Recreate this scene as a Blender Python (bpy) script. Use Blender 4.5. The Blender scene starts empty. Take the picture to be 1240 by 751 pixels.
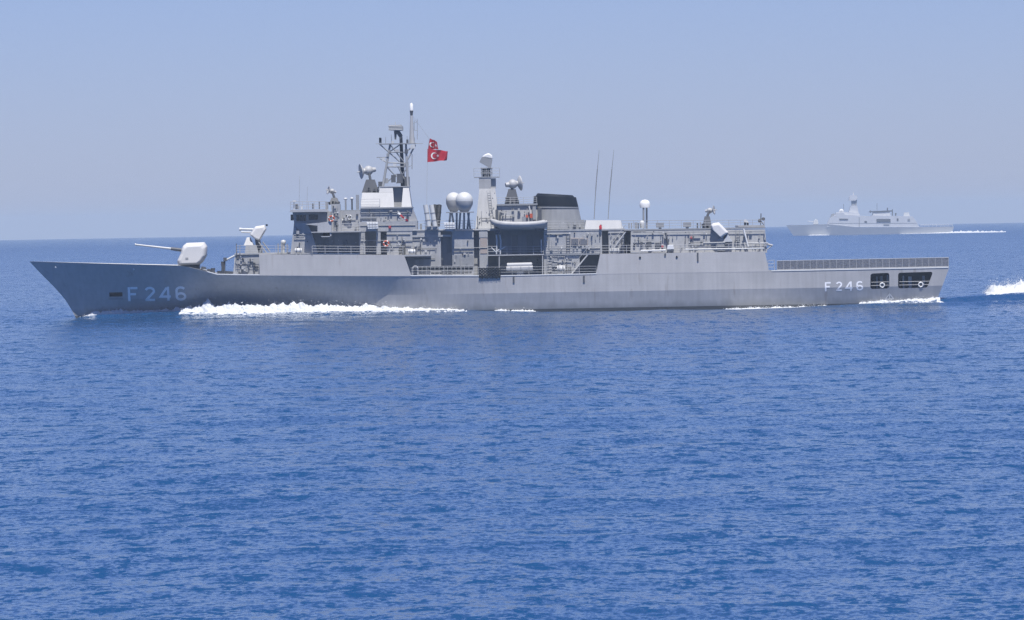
import bpy, bmesh, math, random
import numpy as np
from mathutils import Vector, Matrix, noise

rad = math.radians
scene = bpy.context.scene
COL = scene.collection

# ------------------------------------------------------------------ camera
FPX, CAM_H, CAM_Y, R_EARTH = 7600.0, 11.3, -800.0, 6.371e6
cam_d = bpy.data.cameras.new("camera")
cam = bpy.data.objects.new("camera", cam_d)
COL.objects.link(cam)
cam_d.sensor_width = 36.0
cam_d.lens = 36.0 * FPX / 1240.0
cam_d.clip_start, cam_d.clip_end = 1.0, 60000.0
CAM_ROT = Matrix.Rotation(rad(90 - 0.827), 4, 'X') @ Matrix.Rotation(rad(-0.98), 4, 'Z')
cam.matrix_world = Matrix.Translation((0, CAM_Y, CAM_H)) @ CAM_ROT
scene.camera = cam

# ------------------------------------------------------------------ world, sun, exposure
SUN_EL, SUN_AZ = 67.0, 11.0            # azimuth measured from straight behind the camera towards +X
world = bpy.data.worlds.new("World")
scene.world = world
world.use_nodes = True
nt = world.node_tree
bg = nt.nodes["Background"]
sky = nt.nodes.new("ShaderNodeTexSky")
sky.sky_type = 'NISHITA'
sky.sun_disc = False
sky.sun_elevation = rad(SUN_EL)
sky.sun_rotation = rad(180 - SUN_AZ)
sky.altitude = 0
sky.air_density = 0.78
sky.dust_density = 0.2
sky.ozone_density = 6.0
tint = nt.nodes.new("ShaderNodeMix")
tint.data_type, tint.blend_type = 'RGBA', 'MULTIPLY'
tint.inputs[0].default_value = 1.0
tint.inputs[7].default_value = (0.77, 0.765, 1.09, 1)
nt.links.new(sky.outputs[0], tint.inputs[6])
nt.links.new(tint.outputs[2], bg.inputs[0])
bg.inputs[1].default_value = 0.073

sun_d = bpy.data.lights.new("sun", 'SUN')
sun_d.energy = 4.8
sun_d.angle = rad(0.5)
sun_d.color = (1.0, 0.965, 0.925)
sun = bpy.data.objects.new("sun", sun_d)
COL.objects.link(sun)
to_sun = Vector((math.sin(rad(SUN_AZ)) * math.cos(rad(SUN_EL)), -math.cos(rad(SUN_AZ)) * math.cos(rad(SUN_EL)), math.sin(rad(SUN_EL))))
sun.rotation_euler = to_sun.to_track_quat('Z', 'Y').to_euler()
sun.location = to_sun * 300

vs = scene.view_settings
vs.view_transform, vs.look, vs.exposure, vs.gamma = 'Standard', 'None', 0.40, 1.0
vs.use_curve_mapping = False
scene.render.engine = 'CYCLES'
scene.cycles.max_bounces = 5
scene.cycles.diffuse_bounces = 2
scene.cycles.glossy_bounces = 3
scene.cycles.transparent_max_bounces = 8
scene.cycles.use_denoising = True
scene.cycles.denoiser = 'OPENIMAGEDENOISE'
scene.cycles.denoising_input_passes = 'RGB_ALBEDO_NORMAL'
scene.cycles.denoising_prefilter = 'NONE'
scene.cycles.caustics_reflective = False
scene.cycles.volume_bounces = 0

# ------------------------------------------------------------------ measuring: a pixel of the 1240 px photo seen on the plane y = Y
CO = Vector((0, CAM_Y, CAM_H))
R3 = CAM_ROT.to_3x3()
def W(px, py, Y=0.0):
    d = R3 @ Vector((px - 620.0, -(py - 375.5), -FPX))
    t = (Y - CAM_Y) / d.y
    p = CO + d * t
    return Vector((p.x, Y, p.z))
def WX(px, Y=-7.0): return W(px, 320, Y).x

# ------------------------------------------------------------------ materials
M = {}
def mat(name, col, rough=0.5, metal=0.0, var=0.06, scale=0.6, streak=0.0, spec=0.4):
    m = bpy.data.materials.new(name)
    m.use_nodes = True
    t = m.node_tree
    b = t.nodes["Principled BSDF"]
    b.inputs['Roughness'].default_value = rough
    b.inputs['Metallic'].default_value = metal
    b.inputs['Specular IOR Level'].default_value = spec
    tc = t.nodes.new("ShaderNodeTexCoord")
    n = t.nodes.new("ShaderNodeTexNoise")
    n.inputs['Scale'].default_value = scale
    n.inputs['Detail'].default_value = 5
    t.links.new(tc.outputs['Object'], n.inputs['Vector'])
    r = t.nodes.new("ShaderNodeMapRange")
    r.inputs[1].default_value, r.inputs[2].default_value = 0.3, 0.7
    r.inputs[3].default_value, r.inputs[4].default_value = 1 - var, 1 + var
    t.links.new(n.outputs['Fac'], r.inputs[0])
    fac = r.outputs[0]
    if streak:
        mp = t.nodes.new("ShaderNodeMapping")
        mp.inputs['Scale'].default_value = (2.2, 2.2, 0.10)
        t.links.new(tc.outputs['Object'], mp.inputs['Vector'])
        n2 = t.nodes.new("ShaderNodeTexNoise")
        n2.inputs['Scale'].default_value = 1.0
        n2.inputs['Detail'].default_value = 4
        t.links.new(mp.outputs[0], n2.inputs['Vector'])
        r2 = t.nodes.new("ShaderNodeMapRange")
        r2.inputs[1].default_value, r2.inputs[2].default_value = 0.35, 0.7
        r2.inputs[3].default_value, r2.inputs[4].default_value = 1 + streak * 0.4, 1 - streak
        t.links.new(n2.outputs['Fac'], r2.inputs[0])
        mu = t.nodes.new("ShaderNodeMath"); mu.operation = 'MULTIPLY'
        t.links.new(fac, mu.inputs[0]); t.links.new(r2.outputs[0], mu.inputs[1])
        fac = mu.outputs[0]
    mx = t.nodes.new("ShaderNodeVectorMath"); mx.operation = 'SCALE'
    mx.inputs[0].default_value = col
    t.links.new(fac, mx.inputs['Scale'])
    t.links.new(mx.outputs[0], b.inputs['Base Color'])
    M[name] = m
    return m
mat('navy_grey', (0.388, 0.388, 0.392), 0.5, var=0.05, scale=0.5, streak=0.06)
mat('pale_grey', (0.41, 0.415, 0.42), 0.5, var=0.04, scale=0.5, streak=0.05)
mat('house_grey', (0.375, 0.38, 0.383), 0.5, var=0.07, scale=0.9, streak=0.09)
mat('mid_grey', (0.27, 0.28, 0.29), 0.5, var=0.08)
mat('dark_grey', (0.085, 0.09, 0.10), 0.5, var=0.1)
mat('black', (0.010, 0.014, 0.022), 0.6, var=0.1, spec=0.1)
mat('white', (0.74, 0.74, 0.72), 0.4, var=0.03)
mat('offwhite', (0.54, 0.55, 0.545), 0.45, var=0.04)
mat('gunwhite', (0.64, 0.635, 0.62), 0.5, var=0.04)
mat('deck', (0.16, 0.165, 0.17), 0.8, var=0.15)
mat('glass', (0.02, 0.025, 0.03), 0.08, var=0.02, spec=0.5)
mat('red', (0.40, 0.014, 0.028), 0.7, var=0.05)
mat('orange', (0.45, 0.09, 0.045), 0.6, var=0.05)
mat('canvas', (0.20, 0.22, 0.19), 0.8, var=0.15, scale=3)
mat('tan', (0.36, 0.31, 0.28), 0.7, var=0.1)
mat('numgrey', (0.92, 0.92, 0.92), 0.5, var=0.03)
mat('net', (0.20, 0.19, 0.185), 0.9, var=0.3, scale=6)
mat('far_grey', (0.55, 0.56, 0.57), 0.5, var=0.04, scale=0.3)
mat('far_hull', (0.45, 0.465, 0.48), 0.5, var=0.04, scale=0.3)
mat('funnel_grey', (0.235, 0.245, 0.26), 0.55, var=0.08, scale=0.5, streak=0.12)
mat('near_black', (0.03, 0.032, 0.037), 0.6, var=0.2)  # near-black colour of the inboard canister pair
mat('bronze', (0.10, 0.10, 0.09), 0.5)

# the hull: grey paint, black boot topping near the water, rubbed patches and faint weld seams
m = mat('hull_paint', (0.412, 0.41, 0.41), 0.45, var=0.07, scale=0.3, streak=0.09)
t = m.node_tree
b = t.nodes["Principled BSDF"]
src = b.inputs['Base Color'].links[0].from_socket
tc = t.nodes.new("ShaderNodeTexCoord")
sx = t.nodes.new("ShaderNodeSeparateXYZ")
t.links.new(tc.outputs['Object'], sx.inputs[0])
rg = t.nodes.new("ShaderNodeMapRange")
rg.inputs[1].default_value, rg.inputs[2].default_value = -0.09, -0.04
t.links.new(sx.outputs['Z'], rg.inputs[0])
mxb = t.nodes.new("ShaderNodeMix"); mxb.data_type = 'RGBA'
mxb.inputs[6].default_value = (0.022, 0.022, 0.026, 1)
t.links.new(rg.outputs[0], mxb.inputs[0]); t.links.new(src, mxb.inputs[7])
t.links.new(mxb.outputs[2], b.inputs['Base Color'])
bk = t.nodes.new("ShaderNodeTexNoise"); bk.inputs['Scale'].default_value = 0.55; bk.inputs['Detail'].default_value = 2
bp = t.nodes.new("ShaderNodeBump"); bp.inputs['Strength'].default_value = 0.25; bp.inputs['Distance'].default_value = 0.06
t.links.new(tc.outputs['Object'], bk.inputs['Vector'])
t.links.new(bk.outputs['Fac'], bp.inputs['Height']); t.links.new(bp.outputs[0], b.inputs['Normal'])

def plating(m, seam=.93, alt=.965, rust=0.0):
    t = m.node_tree; b = t.nodes["Principled BSDF"]; src = b.inputs['Base Color'].links[0].from_socket
    tc = t.nodes.new("ShaderNodeTexCoord"); sp = t.nodes.new("ShaderNodeSeparateXYZ"); t.links.new(tc.outputs['Object'], sp.inputs[0])
    cb = t.nodes.new("ShaderNodeCombineXYZ"); t.links.new(sp.outputs['X'], cb.inputs[0]); t.links.new(sp.outputs['Z'], cb.inputs[1])
    br = t.nodes.new("ShaderNodeTexBrick"); t.links.new(cb.outputs[0], br.inputs['Vector'])
    br.inputs['Color1'].default_value = (1, 1, 1, 1); br.inputs['Color2'].default_value = (alt, alt, alt, 1); br.inputs['Mortar'].default_value = (seam, seam, seam, 1)
    br.inputs['Scale'].default_value = 1.0; br.inputs['Mortar Size'].default_value = .022; br.inputs['Mortar Smooth'].default_value = .6
    br.inputs['Brick Width'].default_value = 6.4; br.inputs['Row Height'].default_value = 1.35
    mu = t.nodes.new("ShaderNodeMix"); mu.data_type, mu.blend_type = 'RGBA', 'MULTIPLY'; mu.inputs[0].default_value = 1
    t.links.new(src, mu.inputs[6]); t.links.new(br.outputs['Color'], mu.inputs[7])
    out = mu.outputs[2]
    if rust:
        mp = t.nodes.new("ShaderNodeMapping"); mp.inputs['Scale'].default_value = (1.3, 1.3, .16); mp.inputs['Location'].default_value = (4, 2, 9)
        t.links.new(tc.outputs['Object'], mp.inputs['Vector'])
        n = t.nodes.new("ShaderNodeTexNoise"); n.inputs['Scale'].default_value = 1; n.inputs['Detail'].default_value = 6; t.links.new(mp.outputs[0], n.inputs['Vector'])
        r = t.nodes.new("ShaderNodeMapRange"); r.inputs[1].default_value, r.inputs[2].default_value, r.inputs[3].default_value, r.inputs[4].default_value = .63, .74, 0, rust
        t.links.new(n.outputs['Fac'], r.inputs[0])
        mr = t.nodes.new("ShaderNodeMix"); mr.data_type = 'RGBA'; mr.inputs[7].default_value = (.17, .13, .10, 1)
        t.links.new(r.outputs[0], mr.inputs[0]); t.links.new(out, mr.inputs[6]); out = mr.outputs[2]
    t.links.new(out, b.inputs['Base Color'])
def waterline_stain(m):
    t = m.node_tree; b = t.nodes["Principled BSDF"]; src = b.inputs['Base Color'].links[0].from_socket
    tc = t.nodes.new("ShaderNodeTexCoord"); sp = t.nodes.new("ShaderNodeSeparateXYZ"); t.links.new(tc.outputs['Object'], sp.inputs[0])
    mp = t.nodes.new("ShaderNodeMapping"); mp.inputs['Scale'].default_value = (.9, .9, .35); t.links.new(tc.outputs['Object'], mp.inputs['Vector'])
    n = t.nodes.new("ShaderNodeTexNoise"); n.inputs['Scale'].default_value = 1; n.inputs['Detail'].default_value = 5; t.links.new(mp.outputs[0], n.inputs['Vector'])
    ad = t.nodes.new("ShaderNodeMath"); ad.operation = 'MULTIPLY_ADD'; ad.inputs[1].default_value = -1.6; t.links.new(n.outputs['Fac'], ad.inputs[0]); t.links.new(sp.outputs['Z'], ad.inputs[2])
    r = t.nodes.new("ShaderNodeMapRange"); r.inputs[1].default_value, r.inputs[2].default_value, r.inputs[3].default_value, r.inputs[4].default_value = -.75, .05, .45, 0
    t.links.new(ad.outputs[0], r.inputs[0])
    mr = t.nodes.new("ShaderNodeMix"); mr.data_type = 'RGBA'; mr.inputs[7].default_value = (.16, .165, .155, 1)
    t.links.new(r.outputs[0], mr.inputs[0]); t.links.new(src, mr.inputs[6]); t.links.new(mr.outputs[2], b.inputs['Base Color'])
plating(M['hull_paint'], rust=.35); waterline_stain(M['hull_paint']); plating(M['navy_grey'], rust=.25); plating(M['house_grey'], .94, .95, .2)

# foam: bright, matt, broken
m = mat('foam', (0.56, 0.58, 0.60), 0.9, var=0.10, scale=2.5, spec=0.1)

# ------------------------------------------------------------------ mesh helper
class MB:
    def __init__(self): self.v, self.f, self.sm = [], [], []
    def add(self, vs_, fs, smooth=False):
        o = len(self.v)
        self.v += [tuple(p) for p in vs_]
        self.f += [tuple(i + o for i in f) for f in fs]
        self.sm += [smooth] * len(fs)
        return self
    def box(self, x0, x1, y0, y1, z0, z1):
        p = [(x, y, z) for z in (z0, z1) for y in (y0, y1) for x in (x0, x1)]
        return self.add(p, [(0, 2, 3, 1), (4, 5, 7, 6), (0, 1, 5, 4), (1, 3, 7, 5), (3, 2, 6, 7), (2, 0, 4, 6)])
    def pbox(self, px0, py0, px1, py1, Ya, Yb):     # measured rectangle, front face on plane Ya, real depth to Yb
        xm, ym = (px0 + px1) / 2, (py0 + py1) / 2
        x0, x1 = W(px0, ym, Ya).x, W(px1, ym, Ya).x
        z1, z0 = W(xm, py0, Ya).z, W(xm, py1, Ya).z
        return self.box(x0, x1, Ya, Yb, z0, z1)
    def prism(self, pts, Ya, Yb, inset=0.0):         # measured outline on plane Ya given depth to Yb
        q = [W(x, y, Ya) for x, y in pts]
        c = sum(q, Vector()) / len(q)
        n = len(q)
        back = [Vector((p.x, Yb, p.z)) for p in q]
        return self.add(q + back, [tuple(range(n))[::-1], tuple(range(n, 2 * n))] + [(i, (i + 1) % n, n + (i + 1) % n, n + i) for i in range(n)])
    def shield(self, pts, Ya, Yb, k=.80, e=.5):       # an outline with broad chamfers towards both flat sides
        q = [W(x, y, (Ya + Yb) / 2) for x, y in pts]; n = len(q)
        lo = min(p.z for p in q); c = Vector((sum(p.x for p in q) / n, 0, lo + .35 * (max(p.z for p in q) - lo)))
        vs_ = []
        prof = [(e * (1 - math.cos(i * math.pi / 12)), k + (1 - k) * math.sin(i * math.pi / 12)) for i in range(7)]
        rg_ = [(Ya + d, f) for d, f in prof] + [(Yb - d, f) for d, f in prof[::-1]]
        for y, f in rg_:
            vs_ += [Vector((c.x + (p.x - c.x) * f, y, c.z + (p.z - c.z) * f)) for p in q]
        fs = [(r * n + i, r * n + (i + 1) % n, (r + 1) * n + (i + 1) % n, (r + 1) * n + i) for r in range(len(rg_) - 1) for i in range(n)]
        self.add(vs_, fs, True)
        return self.add(vs_[:n] + vs_[-n:], [tuple(range(n)), tuple(n + i for i in range(n))], True)
    def frustum(self, bot, top, Yb, Yt, sym=True):  # bottom (x0,x1,y) and top (x0,x1,y) edges, half depths Yb and Yt
        (a0, a1, ay), (b0, b1, by) = bot, top
        A0, A1, B0, B1 = W(a0, ay, -Yb), W(a1, ay, -Yb), W(b0, by, -Yt), W(b1, by, -Yt)
        za, zb = (A0.z + A1.z) / 2, (B0.z + B1.z) / 2
        p = [(A0.x, -Yb, A0.z), (A1.x, -Yb, A1.z), (A1.x, Yb, A1.z), (A0.x, Yb, A0.z),
             (B0.x, -Yt, B0.z), (B1.x, -Yt, B1.z), (B1.x, Yt, B1.z), (B0.x, Yt, B0.z)]
        return self.add(p, [(3, 2, 1, 0), (4, 5, 6, 7), (0, 1, 5, 4), (1, 2, 6, 5), (2, 3, 7, 6), (3, 0, 4, 7)])
    def tube(self, a, b_, r, r2=None, n=8, smooth=True, caps=True):
        a, b_ = Vector(a), Vector(b_)
        r2 = r if r2 is None else r2
        d = (b_ - a)
        if d.length < 1e-6: return self
        q = d.to_track_quat('Z', 'Y')
        vs_ = []
        for (c, rr) in ((a, r), (b_, r2)):
            for k in range(n):
                an = 2 * math.pi * k / n
                vs_.append(c + q @ Vector((rr * math.cos(an), rr * math.sin(an), 0)))
        self.add(vs_, [(k, (k + 1) % n, n + (k + 1) % n, n + k) for k in range(n)], smooth)
        if caps:
            self.add(vs_, [tuple(range(n))[::-1], tuple(range(n, 2 * n))])
        return self
    def path(self, pts, r, n=6):
        for a, b_ in zip(pts[:-1], pts[1:]): self.tube(a, b_, r, n=n)
        return self
    def lathe(self, c, axis, prof, n=24):             # prof: (distance along axis, radius)
        q = Vector(axis).to_track_quat('Z', 'Y'); c = Vector(c)
        vs_ = []
        for (h, r) in prof:
            for k in range(n):
                an = 2 * math.pi * k / n
                vs_.append(c + q @ Vector((r * math.cos(an), r * math.sin(an), h)))
        fs = []
        for i in range(len(prof) - 1):
            fs += [(i * n + k, i * n + (k + 1) % n, (i + 1) * n + (k + 1) % n, (i + 1) * n + k) for k in range(n)]
        self.add(vs_, fs, True)
        m_ = (len(prof) - 1) * n
        return self.add(vs_[:n] + vs_[m_:], [tuple(range(n))[::-1], tuple(range(n, 2 * n))])
    def ball(self, c, r, sz=1.0, n=20):
        prof = []
        for i in range(13):
            an = math.pi * i / 12
            prof.append((-math.cos(an) * r * sz, max(1e-3, math.sin(an) * r)))
        return self.lathe(c, (0, 0, 1), prof, n)
    def torus(self, c, R, r, axis=(0, 1, 0), n=28, k=8, a0=0, a1=2 * math.pi):
        q = Vector(axis).to_track_quat('Z', 'Y'); c = Vector(c)
        vs_, fs = [], []
        for i in range(n):
            a = a0 + (a1 - a0) * i / n
            for j in range(k):
                b_ = 2 * math.pi * j / k
                vs_.append(c + q @ Vector(((R + r * math.cos(b_)) * math.cos(a), (R + r * math.cos(b_)) * math.sin(a), r * math.sin(b_))))
        for i in range(n):
            for j in range(k):
                i2, j2 = (i + 1) % n, (j + 1) % k
                fs.append((i * k + j, i2 * k + j, i2 * k + j2, i * k + j2))
        return self.add(vs_, fs, True)
    def build(self, name, material, parent=None, bevel=0.0, loc=None):
        off = Vector((0, 0, 0))
        if parent is not None: off = ROOTLOC[parent.name] if parent.name in ROOTLOC else Vector(parent['_o'])
        elif loc is not None: off = Vector(loc)
        me = bpy.data.meshes.new(name)
        me.from_pydata([(p[0] - off.x, p[1] - off.y, p[2] - off.z) for p in self.v], [], self.f)
        me.polygons.foreach_set('use_smooth', self.sm)
        bm = bmesh.new(); bm.from_mesh(me)
        bmesh.ops.recalc_face_normals(bm, faces=bm.faces)
        bm.to_mesh(me); bm.free()
        me.materials.append(M[material] if isinstance(material, str) else material)
        o = bpy.data.objects.new(name, me)
        COL.objects.link(o)
        if parent is not None: o.parent = parent
        elif loc is not None: o.location = loc
        if bevel:
            md = o.modifiers.new('bevel', 'BEVEL'); md.width = bevel; md.segments = 2; md.limit_method = 'ANGLE'
        ROOTLOC[o.name] = off
        return o
ROOTLOC = {}

def tag(o, label=None, cat=None, group=None, kind=None):
    if label: o['label'] = label
    if cat: o['category'] = cat
    if group: o['group'] = group
    if kind: o['kind'] = kind
    return o
def root(name, loc, label, cat, group=None):
    o = bpy.data.objects.new(name, None)
    o.empty_display_size = 0.5
    COL.objects.link(o); o.location = loc
    ROOTLOC[o.name] = Vector(loc)
    return tag(o, label, cat, group)

def curve(xs, ys):
    xs, ys = np.array(xs, float), np.array(ys, float)
    d = np.gradient(ys, xs)
    def f(x):
        x = min(max(x, xs[0]), xs[-1])
        i = min(max(int(np.searchsorted(xs, x)) - 1, 0), len(xs) - 2)
        h = xs[i + 1] - xs[i]; s = (x - xs[i]) / h
        return float((2*s**3 - 3*s**2 + 1) * ys[i] + (s**3 - 2*s**2 + s) * h * d[i] + (-2*s**3 + 3*s**2) * ys[i + 1] + (s**3 - s**2) * h * d[i + 1])
    return f

# ================================================================== the frigate's hull form
stem_pts = [W(x, y, 0) for x, y in [(35.7, 316.8), (51.4, 333.4), (65, 347), (77.7, 361), (86, 374), (91.5, 384.5)]]
stem_z = [p.z for p in stem_pts][::-1]; stem_x = [p.x for p in stem_pts][::-1]
def stem(z):
    if z < stem_z[0]: return stem_x[0] + (stem_z[0] - z) * 0.4
    return float(np.interp(z, stem_z, stem_x))
tr_t, tr_b = W(1149.5, 323.6, -6), W(1134, 363, -5)
def transom(z): return tr_b.x + (tr_t.x - tr_b.x) * (z - tr_b.z) / (tr_t.z - tr_b.z)
ZK = 2.0
ZD = W(600, 334.2, -7.3).z            # main deck edge amidships
top_x = [WX(p) for p in (35, 120, 217, 232, 262, 300, 400, 600, 760, 930, 1150)]
top_z = [W(p, q, -5 if 200 < p < 1000 else -2).z for p, q in ((35.7, 316.8), (120, 319.1), (217, 321.6), (232, 324.3), (262, 332.4), (300, 333.0), (400, 333.6), (600, 334.2), (760, 330.9), (930, 328.3), (1150, 323.8))]
def ztop(x): return float(np.interp(x, top_x, top_z))
b_wl = curve([0, .02, .05, .1, .2, .3, .36, .42, .5, .6, .75, .9, 1], [.02, .03, .08, .3, 1.6, 4.0, 5.6, 6.5, 6.93, 7.06, 6.93, 6.3, 5.8])
b_kn = curve([0, .02, .05, .1, .2, .3, .36, .42, .5, .6, .75, .9, 1], [.06, .52, 1.1, 1.85, 3.05, 4.9, 6.0, 6.8, 7.3, 7.4, 7.3, 6.8, 6.3])
b_dk = curve([0, .02, .05, .1, .2, .3, .36, .42, .5, .6, .75, .9, 1], [.10, 1.25, 2.7, 4.2, 6.0, 6.8, 7.08, 7.22, 7.35, 7.38, 7.3, 6.85, 6.4])
def hb(x, z):
    xs_, xt_ = stem(z), transom(z)
    u = (x - xs_) / (xt_ - xs_)
    u = min(max(u, 0), 1)
    if z <= 0: return b_wl(u) * (1 + 0.03 * z)
    if z <= ZK:
        return b_wl(u) + (b_kn(u) - b_wl(u)) * (z / ZK)
    zt = ztop(x)
    s = (z - ZK) / max(zt - ZK, 0.5)
    return b_kn(u) + (b_dk(u) - b_kn(u)) * (s ** 1.12 if s > 0 else 0)

FR_LOC = (W(600, 374, 0).x, 0, 0)
fr = root('frigate', FR_LOC, 'large pale grey warship with lattice mast, deck gun and number F 246 on its hull', 'warship')

hm = MB()
NU = 150
def hull_rows(rows):
    us = [(i / NU) ** 1.25 if i < NU * .3 else None for i in range(NU + 1)]
    us = np.concatenate([np.linspace(0, .1, 30, endpoint=False), np.linspace(.1, 1, 121)])
    for side in (-1, 1):
        vs_, n = [], len(us)
        for rw in rows:
            for u in us:
                x = stem(0) + (transom(0) - stem(0)) * u
                for _ in range(3):
                    z = rw(x)
                    x = stem(z) + (transom(z) - stem(z)) * u
                z = rw(x)
                vs_.append((x, side * hb(x, z), z))
        fs = [(r * n + i, r * n + i + 1, (r + 1) * n + i + 1, (r + 1) * n + i) for r in range(len(rows) - 1) for i in range(n - 1)]
        hm.add(vs_, fs, True)
hull_rows([lambda x, k=k: k for k in (-1.6, -.8, 0, .5, 1.0, 1.5, ZK)])
hull_rows([lambda x, s=s: ZK + (ztop(x) - ZK) * s for s in (0, .15, .3, .45, .6, .75, .88, 1.0)])
# transom plate
zz = [-1.6, 0, ZK, 3.2, ztop(1e3)]
tp = [(transom(z), s * hb(transom(z), z), z) for z in zz for s in (-1, 1)]
hm.add(tp, [(2 * i, 2 * i + 1, 2 * i + 3, 2 * i + 2) for i in range(len(zz) - 1)])
hull = hm.build('hull', 'hull_paint', fr)
# mooring deck openings cut through the side near the stern
def rounded(pts, r, k=4):
    out = []
    n = len(pts)
    for i in range(n):
        p, a, c = Vector(pts[i]), Vector(pts[i - 1]), Vector(pts[(i + 1) % n])
        d1, d2 = (a - p).normalized(), (c - p).normalized()
        for j in range(k + 1):
            s = j / k
            q1, q2 = p + d1 * r, p + d2 * r
            out.append(((1 - s) ** 2 * q1 + 2 * s * (1 - s) * p + s * s * q2)[:])
    return out
ports = [rounded([(1055.3, 331.6), (1078.3, 330.6), (1078.3, 349.6), (1055.3, 350.4)], 3.2),
         rounded([(1089, 330.6), (1131.5, 329.4), (1124.5, 348.6), (1089, 349.6)], 3.2)]
cut = MB()
for pp in ports: cut.prism(pp, -9.0, -3.2)
cutter = cut.build('port_cutter', 'dark_grey')
md = hull.modifiers.new('cut', 'BOOLEAN'); md.operation = 'DIFFERENCE'; md.object = cutter; md.solver = 'FAST'
# (applied through the depsgraph below, then the cutter is removed)
sol_targets = [hull]

# decks
dk = MB()
xs = np.linspace(WX(40), WX(1147), 120)
L = [(x, -max(.02, hb(x, ztop(x) - (0.9 if x < WX(225) else 0.04)) - .06), ztop(x) - (0.9 if x < WX(225) else 0.04)) for x in xs]
Rr = [(x, -p[1], p[2]) for x, p in zip(xs, L)]
n = len(xs)
dk.add(L + Rr, [(i, i + 1, n + i + 1, n + i) for i in range(n - 1)])
dk.build('deck', 'deck', fr)
# pale gutter strip along the deck edge
def strip(p0, p1, off=.05, h=.09):
    gs = MB()
    xs_ = np.linspace(WX(p0), WX(p1), 40)
    a = [(x, -hb(x, ztop(x)) - off, ztop(x) - h * .3) for x in xs_]
    b_ = [(x, -hb(x, ztop(x)) - off, ztop(x) + h) for x in xs_]
    c = [(x, -hb(x, ztop(x)) + .35, ztop(x) + h) for x in xs_]
    k = len(xs_)
    gs.add(a + b_ + c, [(i, i + 1, k + i + 1, k + i) for i in range(k - 1)] + [(k + i, k + i + 1, 2 * k + i + 1, 2 * k + i) for i in range(k - 1)])
    gs.build('deck_edge', 'white', fr)
strip(250, 314); strip(497, 722); strip(934, 1149)

# mooring deck interior seen through the openings
md_ = MB()
md_.box(WX(1050), WX(1133), -3.6, -3.4, 1.7, 4.3)
md_.box(WX(1050), WX(1133), -6.2, -3.4, 1.55, 1.7)
md_.build('mooring_deck', 'dark_grey', fr)
mf = MB()
for px, w in ((1061, 2), (1066, 3), (1074, 2), (1093, 2), (1100, 4), (1117, 3)):
    mf = MB(); mf.pbox(px, 333 + (px % 3), px + w, 349, -4.4, -4.0); mf.build('mooring_gear', 'offwhite', fr)
rl = MB()
for y0, y1 in ((342.0, 341.4), (346.0, 345.4)):
    rl.tube(W(1055, y0, -6.36), W(1078.5, y1, -6.36), .035)
    rl.tube(W(1089, y0 - .6, -6.3), W(1127, y1 - .8, -6.3), .035)
rl.build('port_rail', 'pale_grey', fr)

# painted marks ---------------------------------------------------------------
def ribbon(pts, w, closed=False):
    P = [Vector((p[0], p[1])) for p in pts]
    # subdivide
    Q = [P[0]]
    for a, b_ in zip(P[:-1], P[1:]):
        k = max(1, int((b_ - a).length / 0.12))
        for i in range(1, k + 1): Q.append(a + (b_ - a) * i / k)
    Lf, Rt = [], []
    for i, p in enumerate(Q):
        d1 = (Q[i] - Q[i - 1]).normalized() if i > 0 else (Q[1] - Q[0]).normalized()
        d2 = (Q[i + 1] - Q[i]).normalized() if i < len(Q) - 1 else d1
        t_ = (d1 + d2)
        t_ = t_.normalized() if t_.length > 1e-6 else d1
        nn = Vector((-t_.y, t_.x)) / max(.5, t_.dot(d1))
        Lf.append(p + nn * w / 2); Rt.append(p - nn * w / 2)
    return Lf, Rt
def arc(cx, cy, rx, ry, a0, a1, n=12):
    return [(cx + rx * math.cos(rad(a0 + (a1 - a0) * i / n)), cy + ry * math.sin(rad(a0 + (a1 - a0) * i / n))) for i in range(n + 1)]
G = {   # strokes in a box 0.62 wide and 1 high, centre lines
    'F': [[(.08, 0), (.08, 1)], [(.16, .925), (.6, .925)], [(.16, .50), (.5, .50)]],
    '2': [arc(.31, .70, .23, .225, 165, -20, 12) + [(.10, .09), (.10, .078), (.58, .078)]],
    '4': [[(.47, 0), (.47, 1.0)], [(.40, .93), (.06, .30), (.60, .30)]],
    '6': [arc(.31, .71, .235, .215, 30, 180, 8) + [(.075, .5)] + arc(.31, .295, .235, .22, 180, 520, 20)],
}
def number(name, spec, material, off=.014):
    for ch, (x0, x1, y0, y1) in spec:
        mb = MB()
        A, B = W((x0 + x1) / 2 - (x1 - x0) / 2, (y0 + y1) / 2, -5), W(x1, (y0 + y1) / 2, -5)
        zt, zb = W((x0 + x1) / 2, y0, -5).z, W((x0 + x1) / 2, y1, -5).z
        for si, st in enumerate(G[ch]):
            h = zt - zb
            wx = (B.x - A.x)
            pts = [(x / .62 * wx, y * h) for x, y in st]
            Lf, Rt = ribbon(pts, .168 * h)
            vs_ = []
            for p in Lf + Rt:
                X, Z = A.x + p.x, zb + p.y
                vs_.append((X, -hb(X, Z) - off - .004 * si, Z))
            k = len(Lf)
            mb.add(vs_, [(i, i + 1, k + i + 1, k + i) for i in range(k - 1)])
        mb.build(name, material, fr)
number('hull_number', [('F', (152.8, 165.5, 348, 365.3)), ('2', (173.3, 186.8, 347.6, 365)), ('4', (191.6, 205.8, 347.5, 364.7)), ('6', (211, 224.6, 347, 364.5))], 'numgrey', .035)
number('hull_number', [('F', (998, 1005.2, 341.6, 352.7)), ('2', (1011.3, 1019, 341, 352.2)), ('4', (1022.8, 1031.6, 340.7, 352)), ('6', (1036, 1044.4, 340.3, 351.6))], 'numgrey')
mk = MB()
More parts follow.
